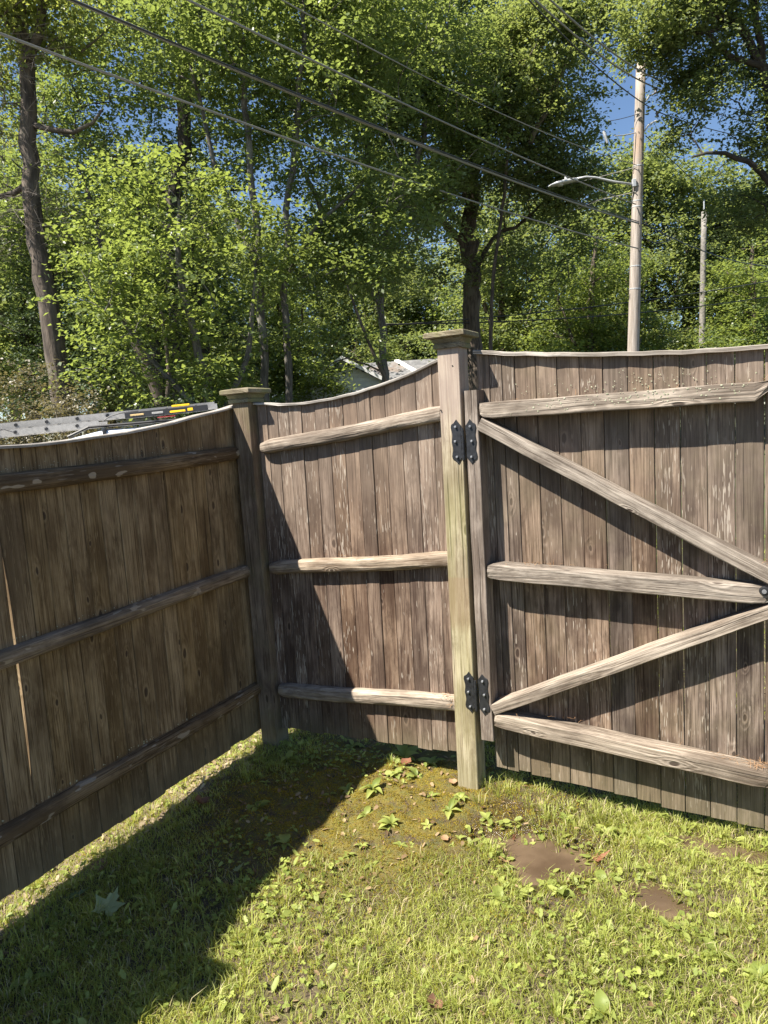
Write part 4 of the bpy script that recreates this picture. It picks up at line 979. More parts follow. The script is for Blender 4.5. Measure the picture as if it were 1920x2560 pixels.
# centre-left tree filling the upper middle
tree('broad_tree', 'full green tree in the upper middle, left of the oak', [
    ([(.2, 20.5, 0), (.3, 20.5, 5), (.2, 20.5, 9), (.5, 20.5, 13)], [.12, .10, .08, .04]), ([(.3, 20.5, 5), (-1.3, 20.4, 8), (-2.0, 20.4, 10)], [.1, .07, .03]), ([(.25, 20.5, 6.4), (1.6, 20.4, 9), (2.2, 20.4, 12)], [.1, .08, .04])],
    [(.1, 20.5, 7.6, 2.4, 1.8, 2.4), (.3, 20.5, 11.6, 3.2, 2.2, 2.6), (-.8, 20.8, 15, 2.8, 2, 1.8), (1.9, 20.6, 10.3, 2.6, 1.6, 2.6), (-1.6, 20.8, 6.0, 2.0, 1.2, 1.3)], 440, 140, .110, F_maple, B_grey, 10, (.5, .9), .032)
# tree top with sky around it, left of the pole
tree('light_tree', 'airy green treetop between the oak and the utility pole', [
    ([(3.55, 22.4, 0), (3.7, 22.4, 5), (4.3, 22.2, 9), (4.6, 22, 13)], [.07, .06, .05, .04]), ([(5.0, 22, 9.6), (6.2, 21.8, 12), (6.6, 21.7, 14.5)], [.09, .07, .03])],
    [E(1330, 110, 22, 1.9, 1.3, 1.7), E(1240, 330, 22.5, 2.3, 1.3, 1.8), E(1390, 420, 23, 1.5, 1.2, 1.2), E(1480, 40, 22, 1.7, 1.2, .8), E(1420, 260, 22.4, 1.0, .9, .55)], 280, 145, .110, F_oak, B_brown, 11, (.45, .8), .028, minz=6)
# right oak, trunk off the frame, limbs coming in
tree('oak_tree', 'large oak at the right edge with heavy limbs reaching left', [
    ([(11.5, 18.5, 0), (11.2, 18.5, 4.5), (10.5, 18.4, 6.6), (10.1, 18.3, 8.6)], [.42, .34, .26, .2]),
    ([(10.9, 18.4, 5.6), (9.9, 18.3, 7.2), (8.9, 18.2, 7.7), (8.0, 18, 7.6)], [.10, .08, .05, .025]), ([(10.1, 18.3, 8.2), (9.8, 18.2, 9.6), (9.1, 18.1, 10.6), (8.0, 18, 10.9)], [.16, .12, .08, .04]),
    ([(9.8, 18.2, 9.8), (9.4, 18, 11.4), (8.4, 18, 12.4)], [.09, .07, .03]), ([(10.2, 18.3, 8.6), (10.9, 18.3, 11), (11.2, 18.3, 14)], [.17, .12, .06]), ([(9.95, 18.2, 9.6), (9.0, 18.1, 9.9), (8.3, 18, 10.5)], [.08, .06, .03]), ([(9.1, 18.1, 10.6), (8.0, 18, 10.4), (7.0, 17.9, 10.9)], [.05, .04, .02])],
    [(9.3, 18.4, 11.0, 1.7, 1.4, 1.3), (10.4, 18.6, 8.8, 1.3, 1.3, 1.7), (7.5, 18.1, 11.0, 1.3, 1.1, .75), (8.7, 18.2, 9.0, .7, .7, .5), (8.4, 18.4, 12.4, 2.4, 1.6, .9), E(1690, 330, 19, .55, .6, .3), E(1740, 240, 19, .7, .7, .5), E(1690, 170, 19, .7, .7, .4), E(1620, 100, 18.5, .9, .8, .45), E(1880, 520, 19.5, .9, .9, .9)], 350, 150, .095, F_oak, B_dark, 12, (.4, .75), .032, minz=5)
tree('oak_tree', 'broad oak crown far behind the two utility poles', [
    ([(17.2, 39, 0), (17.0, 39, 7), (17.3, 39, 11)], [.3, .25, .14]), ([(17.1, 39, 7), (14.8, 38.8, 9.5), (13.6, 38.6, 11)], [.14, .1, .05])],
    [E(1720, 520, 39, 3.6, 2, 3.2), E(1620, 480, 38, 2.4, 1.8, 2.8), E(1850, 560, 39, 3.2, 2, 3.0), E(1740, 740, 38, 4.4, 2, 2.2), E(1560, 420, 40, 2.2, 1.6, 1.4), E(1480, 560, 39, 2.4, 1.8, 2.2)], 420, 120, .19, F_oak, B_dark, 13, (.8, 1.35), .04)
# far trees: two patterns, copied along the woods
fa = tree('wood_tree', 'mid-green tree of the far wood directly right of the gate post', [([(6.2, 34, 0), (6.1, 34, 6), (6.4, 34, 11)], [.26, .2, .08]), ([(6.1, 34, 5), (4.8, 33.8, 8), (4.2, 33.7, 10)], [.12, .09, .03])],
    [(6.2, 34, 9.6, 3.3, 2.4, 2.8), (6.8, 34, 5.6, 3.6, 2.4, 2.4), (4.6, 34, 4.4, 2.4, 2, 2.0)], 290, 100, .17, F_oak, B_brown, 14, (.7, 1.25), .04)
fb = tree('wood_tree', 'bright low-branched tree of the far wood behind the gate top', [([(9.4, 31, 0), (9.3, 31, 5), (9.7, 31, 9)], [.2, .16, .06]), ([(9.3, 31, 3), (8.4, 30.8, 5), (7.8, 30.7, 7)], [.1, .07, .03])],
    [(9.4, 31, 7.0, 2.5, 2.0, 2.4), (8.4, 31, 3.8, 2.8, 2.0, 1.6), (10.6, 31, 4.4, 2.4, 1.8, 1.7)], 230, 100, .15, F_bright, B_brown, 15, (.6, 1.1), .035)
far = [(fa, -2.5, 48, 1.0, 1.05, 'tall wood tree far behind the corner post'), (fb, -4.5, 36, 2.2, 1.1, 'bright far tree behind the forked tree'), (fa, -9.0, 33, 3.3, 1.0, 'far wood tree behind the maple, left'), (fb, -12.5, 34, .7, 1.25, 'far bright tree at the left edge'),
       (fa, 3.0, 50, 4.0, 1.15, 'far tree right of the house roof'), (fb, 6.0, 44, 5.0, 1.2, 'distant bright tree behind the oak trunk'), (fa, 14.8, 38, 2.0, .95, 'far wood tree between the two poles'), (fb, 17.8, 34, 1.0, 1.0, 'far bright tree at the right edge'), (fa, 20.6, 42, .4, 1.1, 'far tall tree beyond the second pole'),
       (fa, -14.5, 46, 1.6, 1.3, 'distant wood tree at far left'), (fa, -7.5, 48, 5.6, 1.35, 'distant wood tree behind the tall trunk'), (fb, 11.2, 40, 3.6, 1.1, 'far bright tree behind the first pole'), (fb, 1.0, 50, 2.9, 1.5, 'most distant bright tree above the house'),
       (fa, -7.0, 26, 2.7, .9, 'wood tree close behind the twin stems'), (fb, 4.4, 49, .3, 1.15, 'bright tree behind the oak, left side'), (fa, 25.5, 48, 1.2, 1.2, 'distant tree beyond the right edge'),
       (fa, -11.5, 24, 4.4, .95, 'wood tree at the left edge behind the evergreens'), (fb, -8.2, 28, 1.9, 1.3, 'bright wood tree left of the forked tree'), (fa, -9.5, 33.5, .9, 1.15, 'tall wood tree behind the forked tree'), (fa, .4, 46, 5.1, 1.1, 'tall wood tree behind the broad tree'), (fa, 9.0, 46, 2.2, 1.35, 'distant tall tree left of the first pole'), (fb, 15.0, 48, 4.4, 1.5, 'distant tree right of the first pole'), (fa, -18, 36, 2.0, 1.3, 'tall wood tree beyond the left edge')]
for (src, x, y, rt, sc, lb) in far: copy_tree(src, (x, y, 0), rt, sc, lb)
# shrubs
def shrub(name, label, x, y, ells, n, per, leaf, mat, seed, rad=(.25, .5)):
    return tree(name, label, [([(x, y, 0), (x + .05, y, .8), (x, y, 1.5)], [.05, .04, .02]), ([(x, y, .1), (x + .4, y, .8), (x + .6, y, 1.3)], [.03, .02, .01]), ([(x, y, .1), (x - .4, y, .8), (x - .7, y, 1.3)], [.03, .02, .01])], ells, n, per, leaf, mat, B_brown, seed, rad, .012, minz=.1, cat='shrub')
shrub('russet_bush', 'large russet-brown bush behind the ladder at left', -5.3, 10.8, [(-5.3, 10.8, 1.7, 1.35, 1.0, 1.15), (-6.2, 11, 2.1, 1.0, .9, .9), (-4.5, 10.9, 1.35, .7, .7, .8)], 190, 150, .048, F_rust, 30)
shrub('green_bush', 'dark green bush right of the russet one', -3.55, 11.8, [(-3.5, 11.8, 1.4, 1.0, .8, .9), (-2.7, 11.7, 1.3, .9, .8, .8)], 90, 130, .06, F_dark, 31)
shrub('green_bush', 'leafy bush behind the corner post', -1.9, 12.6, [(-3.0, 12.6, 1.35, .7, .8, .85)], 60, 130, .075, F_maple, 32)
for k, (x, y, w, z, m, lb) in enumerate([(6.2, 27, 2.2, 2.2, F_bright, 'rounded bright shrub over the gate cap beside the post'), (9.6, 28, 2.4, 1.6, F_oak, 'low shrub at the base of the first pole'), (14.2, 30, 3.0, 2.0, F_dark, 'dark shrub between the poles'), (18.5, 30, 2.6, 2.4, F_yellow, 'yellow-green shrub at the right edge'), (4.6, 30, 1.5, 1.6, F_oak, 'dark shrub beneath the oak'), (-4.6, 28, 1.8, 1.7, F_maple, 'shrub left of the house')]):
    shrub('shrub', lb, x, y, [(x, y, z, w, 1.2, z * .9)], 90, 110, .13, m, 40 + k, (.45, .85))
# twigs of the near maple hanging in front of the house
tree('maple_tree', 'low leafy maple bough hanging in front of the house gable', [([(.35, 13.6, 0), (.3, 13.6, 2.0), (-.1, 13.4, 3.2), (-.4, 13.3, 4.2)], [.05, .045, .03, .02]), ([(.2, 13.6, 2.6), (-.5, 13.3, 2.9), (-.9, 13.0, 2.7)], [.02, .015, .008])],
    [(-.6, 13.2, 3.25, 1.1, .6, .28), (-1.1, 13.1, 2.75, .5, .5, .12), (-.1, 13.3, 2.85, .5, .5, .06)], 30, 46, .075, F_maple, B_brown, 50, (.2, .42), .012, minz=1.4)

# ------------------------------------------------------------------ house beyond the fence
M_sid = simple('grey_clapboard', (.70, .72, .80), .75, 0, 3, .08); M_trim = simple('white_trim', (.78, .78, .78), .5)
def shingle():
    t = NT('asphalt_shingle'); P = t.n('ShaderNodeTexCoord').outputs['Object']; a = t.noise(P, 5, 5); b = t.noise(P, .7, 3)
    c = t.mix(t.ramp(a, .3, .7), (.11, .11, .115), (.20, .20, .20)); c = t.mix(t.ramp(b, .56, .7, 0., .5), c, (.22, .15, .10)); t.color(c); t.b.inputs['Roughness'].default_value = .9; return t.m
M_shin = shingle(); M_glass = simple('window_glass', (.03, .035, .04), .08)
def P3(*a): return Vector(a)
def prism(name, pts, d, mat, parent):
    """polygon pts extruded along d"""
    pm = PM(); n = len(pts); vs = [Vector(p) for p in pts] + [Vector(p) + Vector(d) for p in pts]
    pm.add(vs, [tuple(range(n)), tuple(range(2 * n - 1, n - 1, -1))] + [(i, (i + 1) % n, (i + 1) % n + n, i + n) for i in range(n)]); return pm.build(name, mat, parent)
hs = thing('house', 'grey clapboard house with white-trimmed gable and dark roof, half hidden by leaves', 'house', (-1.7, 35, 0))
def hp(x, y, z): return Vector((x + 1.7 - .0, y - 35, z))
ax_, el, er = -1.55, -4.3, 1.2; zr, ze = 4.95, 3.45
prism('wall', [hp(el + .25, 35, 0), hp(er - .25, 35, 0), hp(er - .25, 35, ze + .05), hp(ax_, 35, zr - .1), hp(el + .25, 35, ze + .05)], (0, 9, 0), M_sid, hs)
for k in range(22):                                   # clapboards: proud courses on the gable wall
    z = .2 + k * .215
    f = 1 if z < ze else max(0, (zr - .12 - z) / (zr - ze))
    if f <= .05: continue
    xl, xr = ax_ - (ax_ - el - .27) * f, ax_ + (er - .27 - ax_) * f
    pm = PM(); pm.add([hp(xl, 34.995, z), hp(xr, 34.995, z), hp(xr, 34.96, z), hp(xl, 34.96, z), hp(xl, 34.995, z + .2), hp(xr, 34.995, z + .2), hp(xr, 34.985, z + .2), hp(xl, 34.985, z + .2)], [(0, 1, 2, 3), (7, 6, 5, 4), (3, 2, 6, 7), (0, 4, 5, 1), (0, 3, 7, 4), (1, 5, 6, 2)]); pm.build('clapboard', M_sid, hs)
prism('roof', [hp(el - .1, 34.6, ze - .12), hp(ax_, 34.6, zr), hp(ax_, 34.6, zr + .16), hp(el - .1, 34.6, ze + .04)], (0, 9.8, 0), M_shin, hs)
prism('roof', [hp(ax_ + .003, 34.6, zr), hp(er + .1, 34.6, ze - .12), hp(er + .1, 34.6, ze + .04), hp(ax_ + .003, 34.6, zr + .16)], (0, 9.8, 0), M_shin, hs)
for (a, b) in (((el - .12, ze - .2), (ax_, zr - .02)), ((ax_ + .004, zr - .02), (er + .12, ze - .2))):
    prism('rake_board', [hp(a[0], 34.57, a[1]), hp(b[0], 34.57, b[1]), hp(b[0], 34.57, b[1] + .19), hp(a[0], 34.57, a[1] + .19)], (0, .03, 0), M_trim, hs)
prism('gutter', [hp(el - .22, 34.6, ze - .16), hp(el - .1, 34.6, ze - .16), hp(el - .1, 34.6, ze - .04), hp(el - .22, 34.6, ze - .04)], (0, 9.6, 0), M_trim, hs)
prism('corner_board', [hp(el + .22, 34.93, 0), hp(el + .38, 34.93, 0), hp(el + .38, 34.93, ze - .1), hp(el + .22, 34.93, ze - .1)], (0, .03, 0), M_trim, hs)
for (x, z) in ((-3.1, 1.2), (-.4, 1.2), (-1.8, 3.55)):
    w, h = (.5, .75) if z < 3 else (.22, .25)
    prism('window_frame', [hp(x - w, 34.93, z - h), hp(x + w, 34.93, z - h), hp(x + w, 34.93, z + h), hp(x - w, 34.93, z + h)], (0, .025, 0), M_trim, hs)
    prism('pane', [hp(x - w + .07, 34.92, z - h + .07), hp(x + w - .07, 34.92, z - h + .07), hp(x + w - .07, 34.92, z + h - .07), hp(x - w + .07, 34.92, z + h - .07)], (0, .008, 0), M_glass, hs)
# side wing with its own dark roof and white rake
prism('wing_wall', [hp(1.0, 37.0, 0), hp(6.2, 37.0, 0), hp(6.2, 37.0, 3.4), hp(1.0, 37.0, 3.4)], (0, 6, 0), M_sid, hs)
pm = PM(); pm.add([hp(-.6, 36.5, 3.35), hp(6.5, 36.5, 3.35), hp(6.5, 39.6, 5.15), hp(-.6, 39.6, 5.15), hp(-.6, 36.5, 3.2), hp(6.5, 36.5, 3.2), hp(6.5, 39.6, 5.0), hp(-.6, 39.6, 5.0)], [(0, 1, 2, 3), (7, 6, 5, 4), (0, 4, 5, 1), (1, 5, 6, 2), (2, 6, 7, 3), (3, 7, 4, 0)]); pm.build('roof', M_shin, hs)
pm = PM(); pm.add([hp(1.1, 39.55, 5.22), hp(1.35, 39.55, 5.22), hp(3.6, 36.45, 3.42), hp(3.35, 36.45, 3.42), hp(1.1, 39.55, 5.14), hp(1.35, 39.55, 5.14), hp(3.6, 36.45, 3.33), hp(3.35, 36.45, 3.33)], [(0, 1, 2, 3), (7, 6, 5, 4), (0, 4, 5, 1), (1, 5, 6, 2), (2, 6, 7, 3), (3, 7, 4, 0)]); pm.build('valley_trim', M_trim, hs)
# pale house glimpsed low at the left
h2 = thing('house', 'pale house glimpsed through trunks at far left', 'house', (-13, 40, 0))
prism('wall', [P3(-3, 0, 0), P3(3.4, 0, 0), P3(3.4, 0, 3.0), P3(-3, 0, 3.0)], (0, 6, 0), M_sid, h2)
prism('roof', [P3(-3.3, -.4, 2.95), P3(-3.3, 3, 4.9), P3(-3.3, 6.4, 2.95), P3(-3.3, 6.4, 3.1), P3(-3.3, 3, 5.05), P3(-3.3, -.4, 3.1)], (7, 0, 0), M_shin, h2)
for x in (-1.6, .3, 2.2):
    prism('window_frame', [P3(x - .5, -.03, 1), P3(x + .5, -.03, 1), P3(x + .5, -.03, 2.3), P3(x - .5, -.03, 2.3)], (0, .028, 0), M_trim, h2)
    prism('pane', [P3(x - .42, -.04, 1.08), P3(x + .42, -.04, 1.08), P3(x + .42, -.04, 2.22), P3(x - .42, -.04, 2.22)], (0, .008, 0), M_glass, h2)

# ------------------------------------------------------------------ white van with roof rack, ladder on it
M_white = simple('white_car_paint', (.80, .81, .83), .28); M_tyre = simple('tyre_rubber', (.02, .02, .02), .8); M_alu = simple('ladder_aluminium', (.30, .29, .275), .5, .0, 30, .1)
M_yel = simple('yellow_plastic', (.80, .50, .01), .45); M_tanp = simple('tan_label', (.50, .36, .16), .5); M_red = simple('red_plastic', (.30, .02, .02), .5); M_blk = simple('black_rack_steel', (.02, .02, .022), .45)
van = thing('van', 'white van behind the left fence, only its roof edge showing', 'van', (-2.55, 7.6, 0))
va = R(6)
def VV(x, y, z): return Vector((x * math.cos(va) - y * math.sin(va), x * math.sin(va) + y * math.cos(va), z))
prof = [(-1.95, .32), (-2.0, .75), (-1.9, 1.02), (-1.05, 1.16), (-.62, 1.60), (-.2, 1.682), (.5, 1.692), (1.2, 1.675), (1.85, 1.60), (2.0, 1.2), (2.02, .45), (1.9, .32)]
vs = []; fs = []; ys = [(-.88, .93), (-.80, 1.), (.80, 1.), (.88, .93)]
for (y, k) in ys:
    for (x, z) in prof:
        tum = 1 if z < 1.1 else 1 - .14 * (z - 1.1) / .6
        vs.append(VV(x * (1 if k == 1 else .985), y * tum, z * 1.035 if k == 1 else (.32 + (z - .32) * .965) * 1.035))
n = len(prof)
for q in range(3): fs += [(q * n + i, q * n + (i + 1) % n, (q + 1) * n + (i + 1) % n, (q + 1) * n + i) for i in range(n)]
fs += [tuple(range(n - 1, -1, -1)), tuple(3 * n + i for i in range(n))]
pm = PM(); pm.add(vs, fs); body = pm.build('body', M_white, van, smooth=False)
for sy in (-1, 1):
    for pts in ([(-.98, 1.14), (-.60, 1.50), (-.05, 1.55), (-.05, 1.14)], [(.02, 1.14), (.02, 1.55), (.9, 1.55), (.9, 1.14)], [(.97, 1.14), (.97, 1.55), (1.72, 1.50), (1.85, 1.14)]):
        pm = PM(); y1, y2 = sy * .885, sy * .80; ps = [VV(x, sy * (.886 if z < 1.3 else .832), z) for (x, z) in pts]; qs = [p + VV(0, sy * .008, 0) for p in ps]
        pm.add(ps + qs, [(0, 1, 2, 3), (7, 6, 5, 4)] + [(i, (i + 1) % 4, (i + 1) % 4 + 4, i + 4) for i in range(4)]); pm.build('side_window', M_glass, van)
pm = PM(); ps = [VV(-1.04, -.72, 1.185), VV(-1.04, .72, 1.185), VV(-.64, .64, 1.60), VV(-.64, -.64, 1.60)]; pm.add(ps + [p + VV(-.01, 0, .012) for p in ps], [(0, 1, 2, 3), (7, 6, 5, 4)] + [(i, (i + 1) % 4, (i + 1) % 4 + 4, i + 4) for i in range(4)]); pm.build('windscreen', M_glass, van)
for sx in (-1.3, 1.3):
    for sy in (-.80, .80):
        pm = PM(); pm.tube([VV(sx, sy - .11, .33), VV(sx, sy - .09, .33), VV(sx, sy + .09, .33), VV(sx, sy + .11, .33)], [.28, .33, .33, .28], 20); w = pm.build('wheel', M_tyre, van)
        pm = PM(); pm.tube([VV(sx, sy - .115, .33), VV(sx, sy + .115, .33)], .19, 14); pm.build('rim', M_alu, w)
for sx in (-.15, 1.25):
    pm = PM(); pm.tube([VV(sx, -.74, 1.64), VV(sx, -.74, 1.745), VV(sx, .74, 1.745), VV(sx, .74, 1.64)], .018, 8); pm.build('rack_bar', M_blk, van)
pm = PM(); pm.tube([VV(-.5, -.70, 1.70), VV(-.3, -.70, 1.78), VV(.6, -.70, 1.80), VV(1.6, -.70, 1.80)], .014, 6); pm.build('rack_rail', M_blk, van)
# extension ladder lying on edge along the rack
lad = thing('ladder', 'silver aluminium extension ladder lying on edge above the left fence', 'ladder', (0, 0, 0))
La, Lb = Vector((-6.3, 7.05, 0)), Vector((-1.75, 7.75, 0)); LD = (Lb - La).normalized(); LN = Vector((-LD.y, LD.x, 0)); LL = (Lb - La).length
def lz(s): return 1.715 + .205 * s
sl = (LD + UP * (.205 / LL)).normalized()
for (zo, yo, s0, s1) in ((.038, 0., 0, 1), (-.038, -.04, .0, .74)):
    a = La.lerp(Lb, s0) + UP * (lz(s0) + zo) + LN * yo; b = La.lerp(Lb, s1) + UP * (lz(s1) + zo) + LN * yo; D = (b - a).normalized(); N2 = D.cross(LN).normalized()
    for k, off in enumerate((0, .40)):
        pm = PM(); c = (a + b) / 2 + LN * off; Lh = (b - a).length / 2
        pm.box(c, Lh, .0015, .028, D, LN, N2); pm.box(c + N2 * .0295 + LN * .011, Lh, .0125, .0015, D, LN, N2); pm.box(c - N2 * .0295 + LN * .011, Lh, .0125, .0015, D, LN, N2)
        pm.build('ladder_rail', M_alu, lad)
    q = .14
    while q < (b - a).length:
        pm = PM(); c = a + D * q; pm.tube([c - LN * .004, c + LN * .404], .016, 8); pm.build('rung', M_alu, lad)
        pm = PM(); c = a + D * (q + .0); pm.tube([c - LN * .0045, c - LN * .009], [.020, .016], 8); pm.build('rung_end', M_blk, lad); q += .305
# folding work platform strapped on the rack: black box section with yellow catches
pf = thing('work_platform', 'black folded platform with bright yellow catches beside the ladder', 'platform', (0, 0, 0))
def lp(s, z, y): return La.lerp(Lb, s) + UP * (lz(s) + z) + LN * y
def barbox(s0, s1, z, h, y, w, mat, name, parent):
    a, b = lp(s0, z, y), lp(s1, z, y); D = (b - a).normalized(); N2 = D.cross(LN).normalized(); pm = PM(); pm.box((a + b) / 2, (b - a).length / 2, w, h, D, LN, N2, bev=.003); return pm.build(name, mat, parent)
barbox(.80, .985, .012, .032, -.06, .03, M_blk, 'deck', pf)
barbox(.812, .842, .012, .009, -.093, .003, M_tanp, 'label_plate', pf)
barbox(.86, .885, .012, .010, -.093, .003, M_alu, 'label_plate', pf)
barbox(.905, .945, .064, .010, -.06, .03, M_yel, 'yellow_catch', pf); barbox(.90, .935, .006, .010, -.095, .004, M_yel, 'yellow_catch', pf); barbox(.940, .952, .012, .014, -.095, .004, M_yel, 'yellow_catch', pf)
barbox(.87, .91, -.036, .006, -.05, .02, M_red, 'red_edge', pf)
pm = PM(); pm.tube([lp(.75, -.02, -.08), lp(.765, .02, -.08), lp(.79, .045, -.08), lp(.83, .05, -.08)], .006, 6); pm.tube([lp(.50, .05, -.05), lp(.54, .0, -.08), lp(.56, -.04, -.08)], .004, 5); pm.build('strap', M_blk, pf)

# ------------------------------------------------------------------ utility poles, street lamp, wires
def pole_mat():
    t = NT('weathered_pole_wood'); g = t.attr('gc'); a = t.noise(t.vmul(g, (22, 22, 1.2)), 1, 5, .65); b = t.noise(t.vmul(g, (1, 1, .55)), 1, 3, .6); d = t.noise(t.vmul(g, (9, 9, 5)), 1, 3)
    c = t.mix(t.ramp(a, .3, .7), (.23, .195, .168), (.42, .37, .33)); c = t.mix(t.ramp(b, .52, .66, 0., .6), c, (.42, .28, .19)); c = t.mix(t.ramp(d, .68, .74, 0., .7), c, (.10, .085, .07)); t.color(c); t.bump(a, .02, .8); return t.m
M_pole = pole_mat(); M_pole2 = simple('grey_pole_wood', (.20, .185, .165), .85, 0, 14, .35); M_galv = simple('galvanised_steel', (.52, .53, .54), .4, .3, 12, .12); M_wire = simple('wire_insulation', (.035, .036, .038), .45); M_wireg = simple('weathered_wire', (.24, .235, .21), .5); M_porc = simple('insulator', (.20, .20, .22), .25)
pole = thing('utility_pole', 'tall pale weathered utility pole carrying the street lamp', 'utility pole', (7.02, 20, 0))
pm = PM(); pts = [(7.02 + .054 * z - 7.02 + .0, 0, z) for z in np.linspace(-.2, 10.72, 12)]
pts = [(.05 * z, 0, z) for z in np.linspace(-.2, 10.72, 12)]
pm.tube(pts, [.172 - .0045 * z for z in np.linspace(0, 10.7, 12)], 18); pm.build('shaft', M_pole, pole, smooth=True, fix=False)
def pp(dx, dy, z): return Vector((.05 * z + dx, dy, z))
def pw(dx, dy, z): return pp(dx, dy, z) + Vector((7.02, 20, 0))
for (z, s_, L) in ((9.72, 1, .55), (8.98, 1, .42)):
    pm = PM(); pm.tube([pp(.12, -.05, z), pp(.2, -.1, z + .12), pp(L * .6, -.12, z + .16), pp(L, -.14, z + .22)], .022, 6); pm.build('insulator_arm', M_galv, pole)
for (dx, z) in ((.36, 9.98), (.62, 10.08), (.42, 9.38)):
    pm = PM(); pm.tube([pp(dx, -.14, z - .09), pp(dx, -.14, z - .03), pp(dx, -.14, z), pp(dx, -.14, z + .05)], [.05, .03, .055, .03], 10); pm.build('insulator', M_porc, pole)
for z in (7.05, 7.2, 8.1, 5.5, 4.9): 
    pm = PM(); pm.tube([pp(0, 0, z), pp(0, 0, z + .025)], .172 - .0045 * z + .006, 18); pm.build('pole_band', M_galv, pole)
pm = PM(); pm.tube([pp(-.12, -.08, 8.95), pp(-.45, -.2, 8.86), pp(-.75, -.3, 8.82)], .014, 6); pm.build('guy_bracket', M_galv, pole)
pm = PM(); c = pp(-1.02, -.35, 8.78); pm.tube([c + Vector((-.04, 0, .16)), c + Vector((0, 0, .05)), c + Vector((.06, 0, -.14))], [.03, .045, .03], 8); pm.build('fused_cutout', M_galv, pole)
lamp = thing('street_lamp', 'grey cobra-head street lamp on a curved arm from the tall pole', 'street lamp', (7.4, 19.9, 7.55))
lb_ = Vector((7.4, 19.9, 7.55))
pm = PM(); pm.tube([Vector((7.36, 19.88, 7.60)) - lb_, Vector((6.7, 19.85, 7.72)) - lb_, Vector((6.2, 19.8, 7.84)) - lb_, Vector((5.95, 19.8, 7.87)) - lb_, Vector((5.68, 19.78, 7.83)) - lb_], [.032, .030, .028, .028, .026], 10); pm.build('arm', M_galv, lamp, smooth=True)
pm = PM(); pm.box(Vector((7.26, 19.88, 7.66)) - lb_, .05, .05, .10, bev=.01); pm.build('bracket', M_galv, lamp)
hc = Vector((5.33, 19.78, 7.75)) - lb_; vs = []; m = 12
st = [(-.40, .02, .015, -.075), (-.34, .09, .04, -.06), (-.2, .13, .065, -.03), (0, .14, .075, 0), (.2, .12, .07, .03), (.34, .08, .06, .05), (.40, .04, .04, .06)]
for (x, w, h, dz) in st:
    for i in range(m):
        a = 2 * math.pi * i / m; vs.append(hc + Vector((x, math.cos(a) * w, dz + (math.sin(a) * h if math.sin(a) > 0 else math.sin(a) * h * .6))))
fs = [(k * m + i, k * m + (i + 1) % m, (k + 1) * m + (i + 1) % m, (k + 1) * m + i) for k in range(len(st) - 1) for i in range(m)] + [tuple(range(m)), tuple((len(st) - 1) * m + i for i in range(m - 1, -1, -1))]
pm = PM(); pm.add(vs, fs); pm.build('lamp_head', M_galv, lamp, smooth=True)
pm = PM(); pm.tube([hc + Vector((-.08, 0, -.035)), hc + Vector((-.08, 0, -.075))], [.10, .07], 14); pm.build('lens', simple('lamp_lens', (.5, .5, .48), .15), lamp)
pm = PM(); pm.tube([hc + Vector((.08, 0, .08)), hc + Vector((.08, 0, .15))], [.04, .035], 10); pm.build('photocell', M_galv, lamp)
pole2 = thing('utility_pole', 'shorter thinner utility pole further off, to the right', 'utility pole', (15.35, 34, 0))
pm = PM(); pm.tube([(.026 * z, 0, z) for z in np.linspace(-.2, 10.5, 8)], [.17 - .005 * z for z in np.linspace(0, 10.5, 8)], 14); pm.build('shaft', M_pole2, pole2, smooth=True, fix=False)
pm = PM(); pm.tube([(.16, -.12, 6.9), (.6, -.15, 6.95)], .02, 6); pm.build('insulator_arm', M_galv, pole2)
pm = PM(); pm.tube([(.25, -.05, 10.4), (.25, -.05, 10.95)], .03, 6); pm.build('top_pin', M_galv, pole2)

def wire(label, A, B, sag, r, mat, t0=0., t1=1.35, n=26, group=None):
    pts = []
    A, B = Vector(A), Vector(B)
    for k in range(n + 1):
        t = t0 + (t1 - t0) * k / n; p = A.lerp(B, t); p.z -= sag * 4 * t * (1 - t); pts.append(p)
    pm = PM(); pm.tube(pts, r, 6); o = pm.build('overhead_wire', mat, None, smooth=True); tag(o, label, 'wire', group); return o
wire('thick twisted cable sloping from the top left down to the tall pole', pw(0, -.16, 6.6), img(170, -4, 8.0), .14, .022, M_wireg)
wire('thin wire spun along the thick cable', pw(0, -.17, 6.64), img(176, -2, 7.95), .12, .012, M_wire)
wire('lowest of the long wires, from the left edge to the tall pole', pw(0, -.16, 5.95), img(0, 84, 8.2), .16, .017, M_wireg)
wire('long wire crossing above the thick cable', pw(-.1, -.16, 7.1), img(470, 0, 9.5), .10, .016, M_wireg)
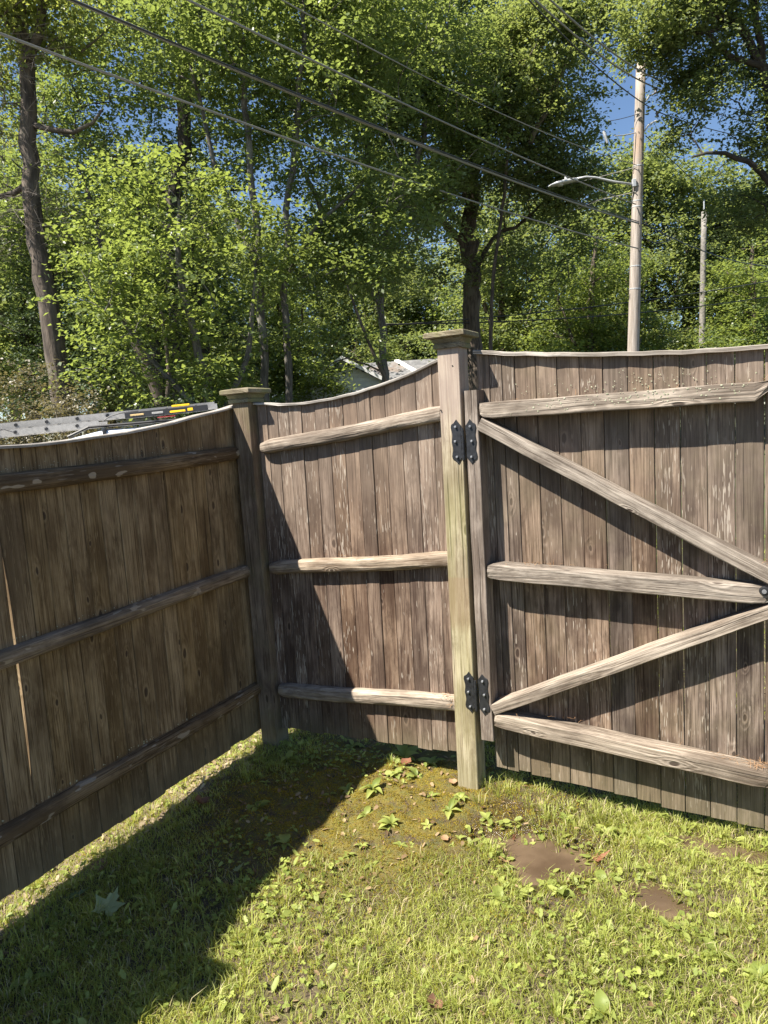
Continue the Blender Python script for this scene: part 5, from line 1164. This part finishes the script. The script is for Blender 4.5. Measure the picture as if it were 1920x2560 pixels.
wire('thin topmost long wire through the centre treetops', pw(-.1, -.16, 8.1), img(705, 0, 10.5), .22, .010, M_wireg)
wire('upper pair of lines to the pole top, left one', pw(.42, -.14, 9.42), img(1322, 0, 12.5), .16, .013, M_wire)
wire('upper pair of lines to the pole top, middle one', pw(.36, -.14, 10.02), img(1336, -2, 12.5), .16, .017, M_wireg)
wire('upper line reaching the outermost insulator', pw(.62, -.14, 10.12), img(1376, 0, 12.8), .16, .017, M_wireg)
wire('line running from the pole top down to the right edge, lowest', pw(.42, -.14, 9.42), img(1925, 350, 26), .12, .014, M_wire, t1=1.2)
wire('line running from the pole top to the right edge, middle', pw(.36, -.14, 10.02), img(1925, 320, 26), .12, .014, M_wire, t1=1.2)
wire('line running from the outermost insulator to the right edge', pw(.62, -.14, 10.12), img(1925, 290, 26), .12, .014, M_wire, t1=1.2)
wire('cable sagging right from the tall pole past the second pole', pw(.1, -.16, 6.6), img(1925, 665, 30), .25, .018, M_wire, t1=1.15)
wire('slack drip loop of cable at the right of the tall pole', pw(.1, -.16, 6.25), img(1690, 590, 21.5), .18, .012, M_wire, t1=1.)
wire('guy wire from the lamp bracket down to the left', pw(-.1, -.16, 7.42), img(1390, 520, 24), .02, .012, M_wireg, t1=1.0)
wire('guy wire above the street lamp sloping left', pw(-.1, -.16, 8.05), img(1340, 478, 24), .03, .009, M_wireg, t1=1.4)
wire('short wire from the pole down to the cutout at left', pw(-.05, -.16, 9.4), img(1520, 303, 20), .02, .008, M_wire, t1=1.0)
wire('thin wire falling right from the pole shaft', pw(.14, -.1, 8.85), img(1700, 420, 22), .0, .012, M_wire, t1=1.6)
wire('low black cable across the trees above the gate, upper', img(1070, 806, 24), img(1920, 703, 31), .16, .020, M_wire, t0=-.1, t1=1.1)
wire('low black cable across the trees above the gate, lower', img(1070, 809, 24), img(1920, 742, 31), .22, .020, M_wire, t0=-.1, t1=1.1)
wire('faint wire across the trees behind the oak trunk', img(960, 668, 24), img(1480, 508, 21), .15, .009, M_wire, t0=-.4, t1=1.1)
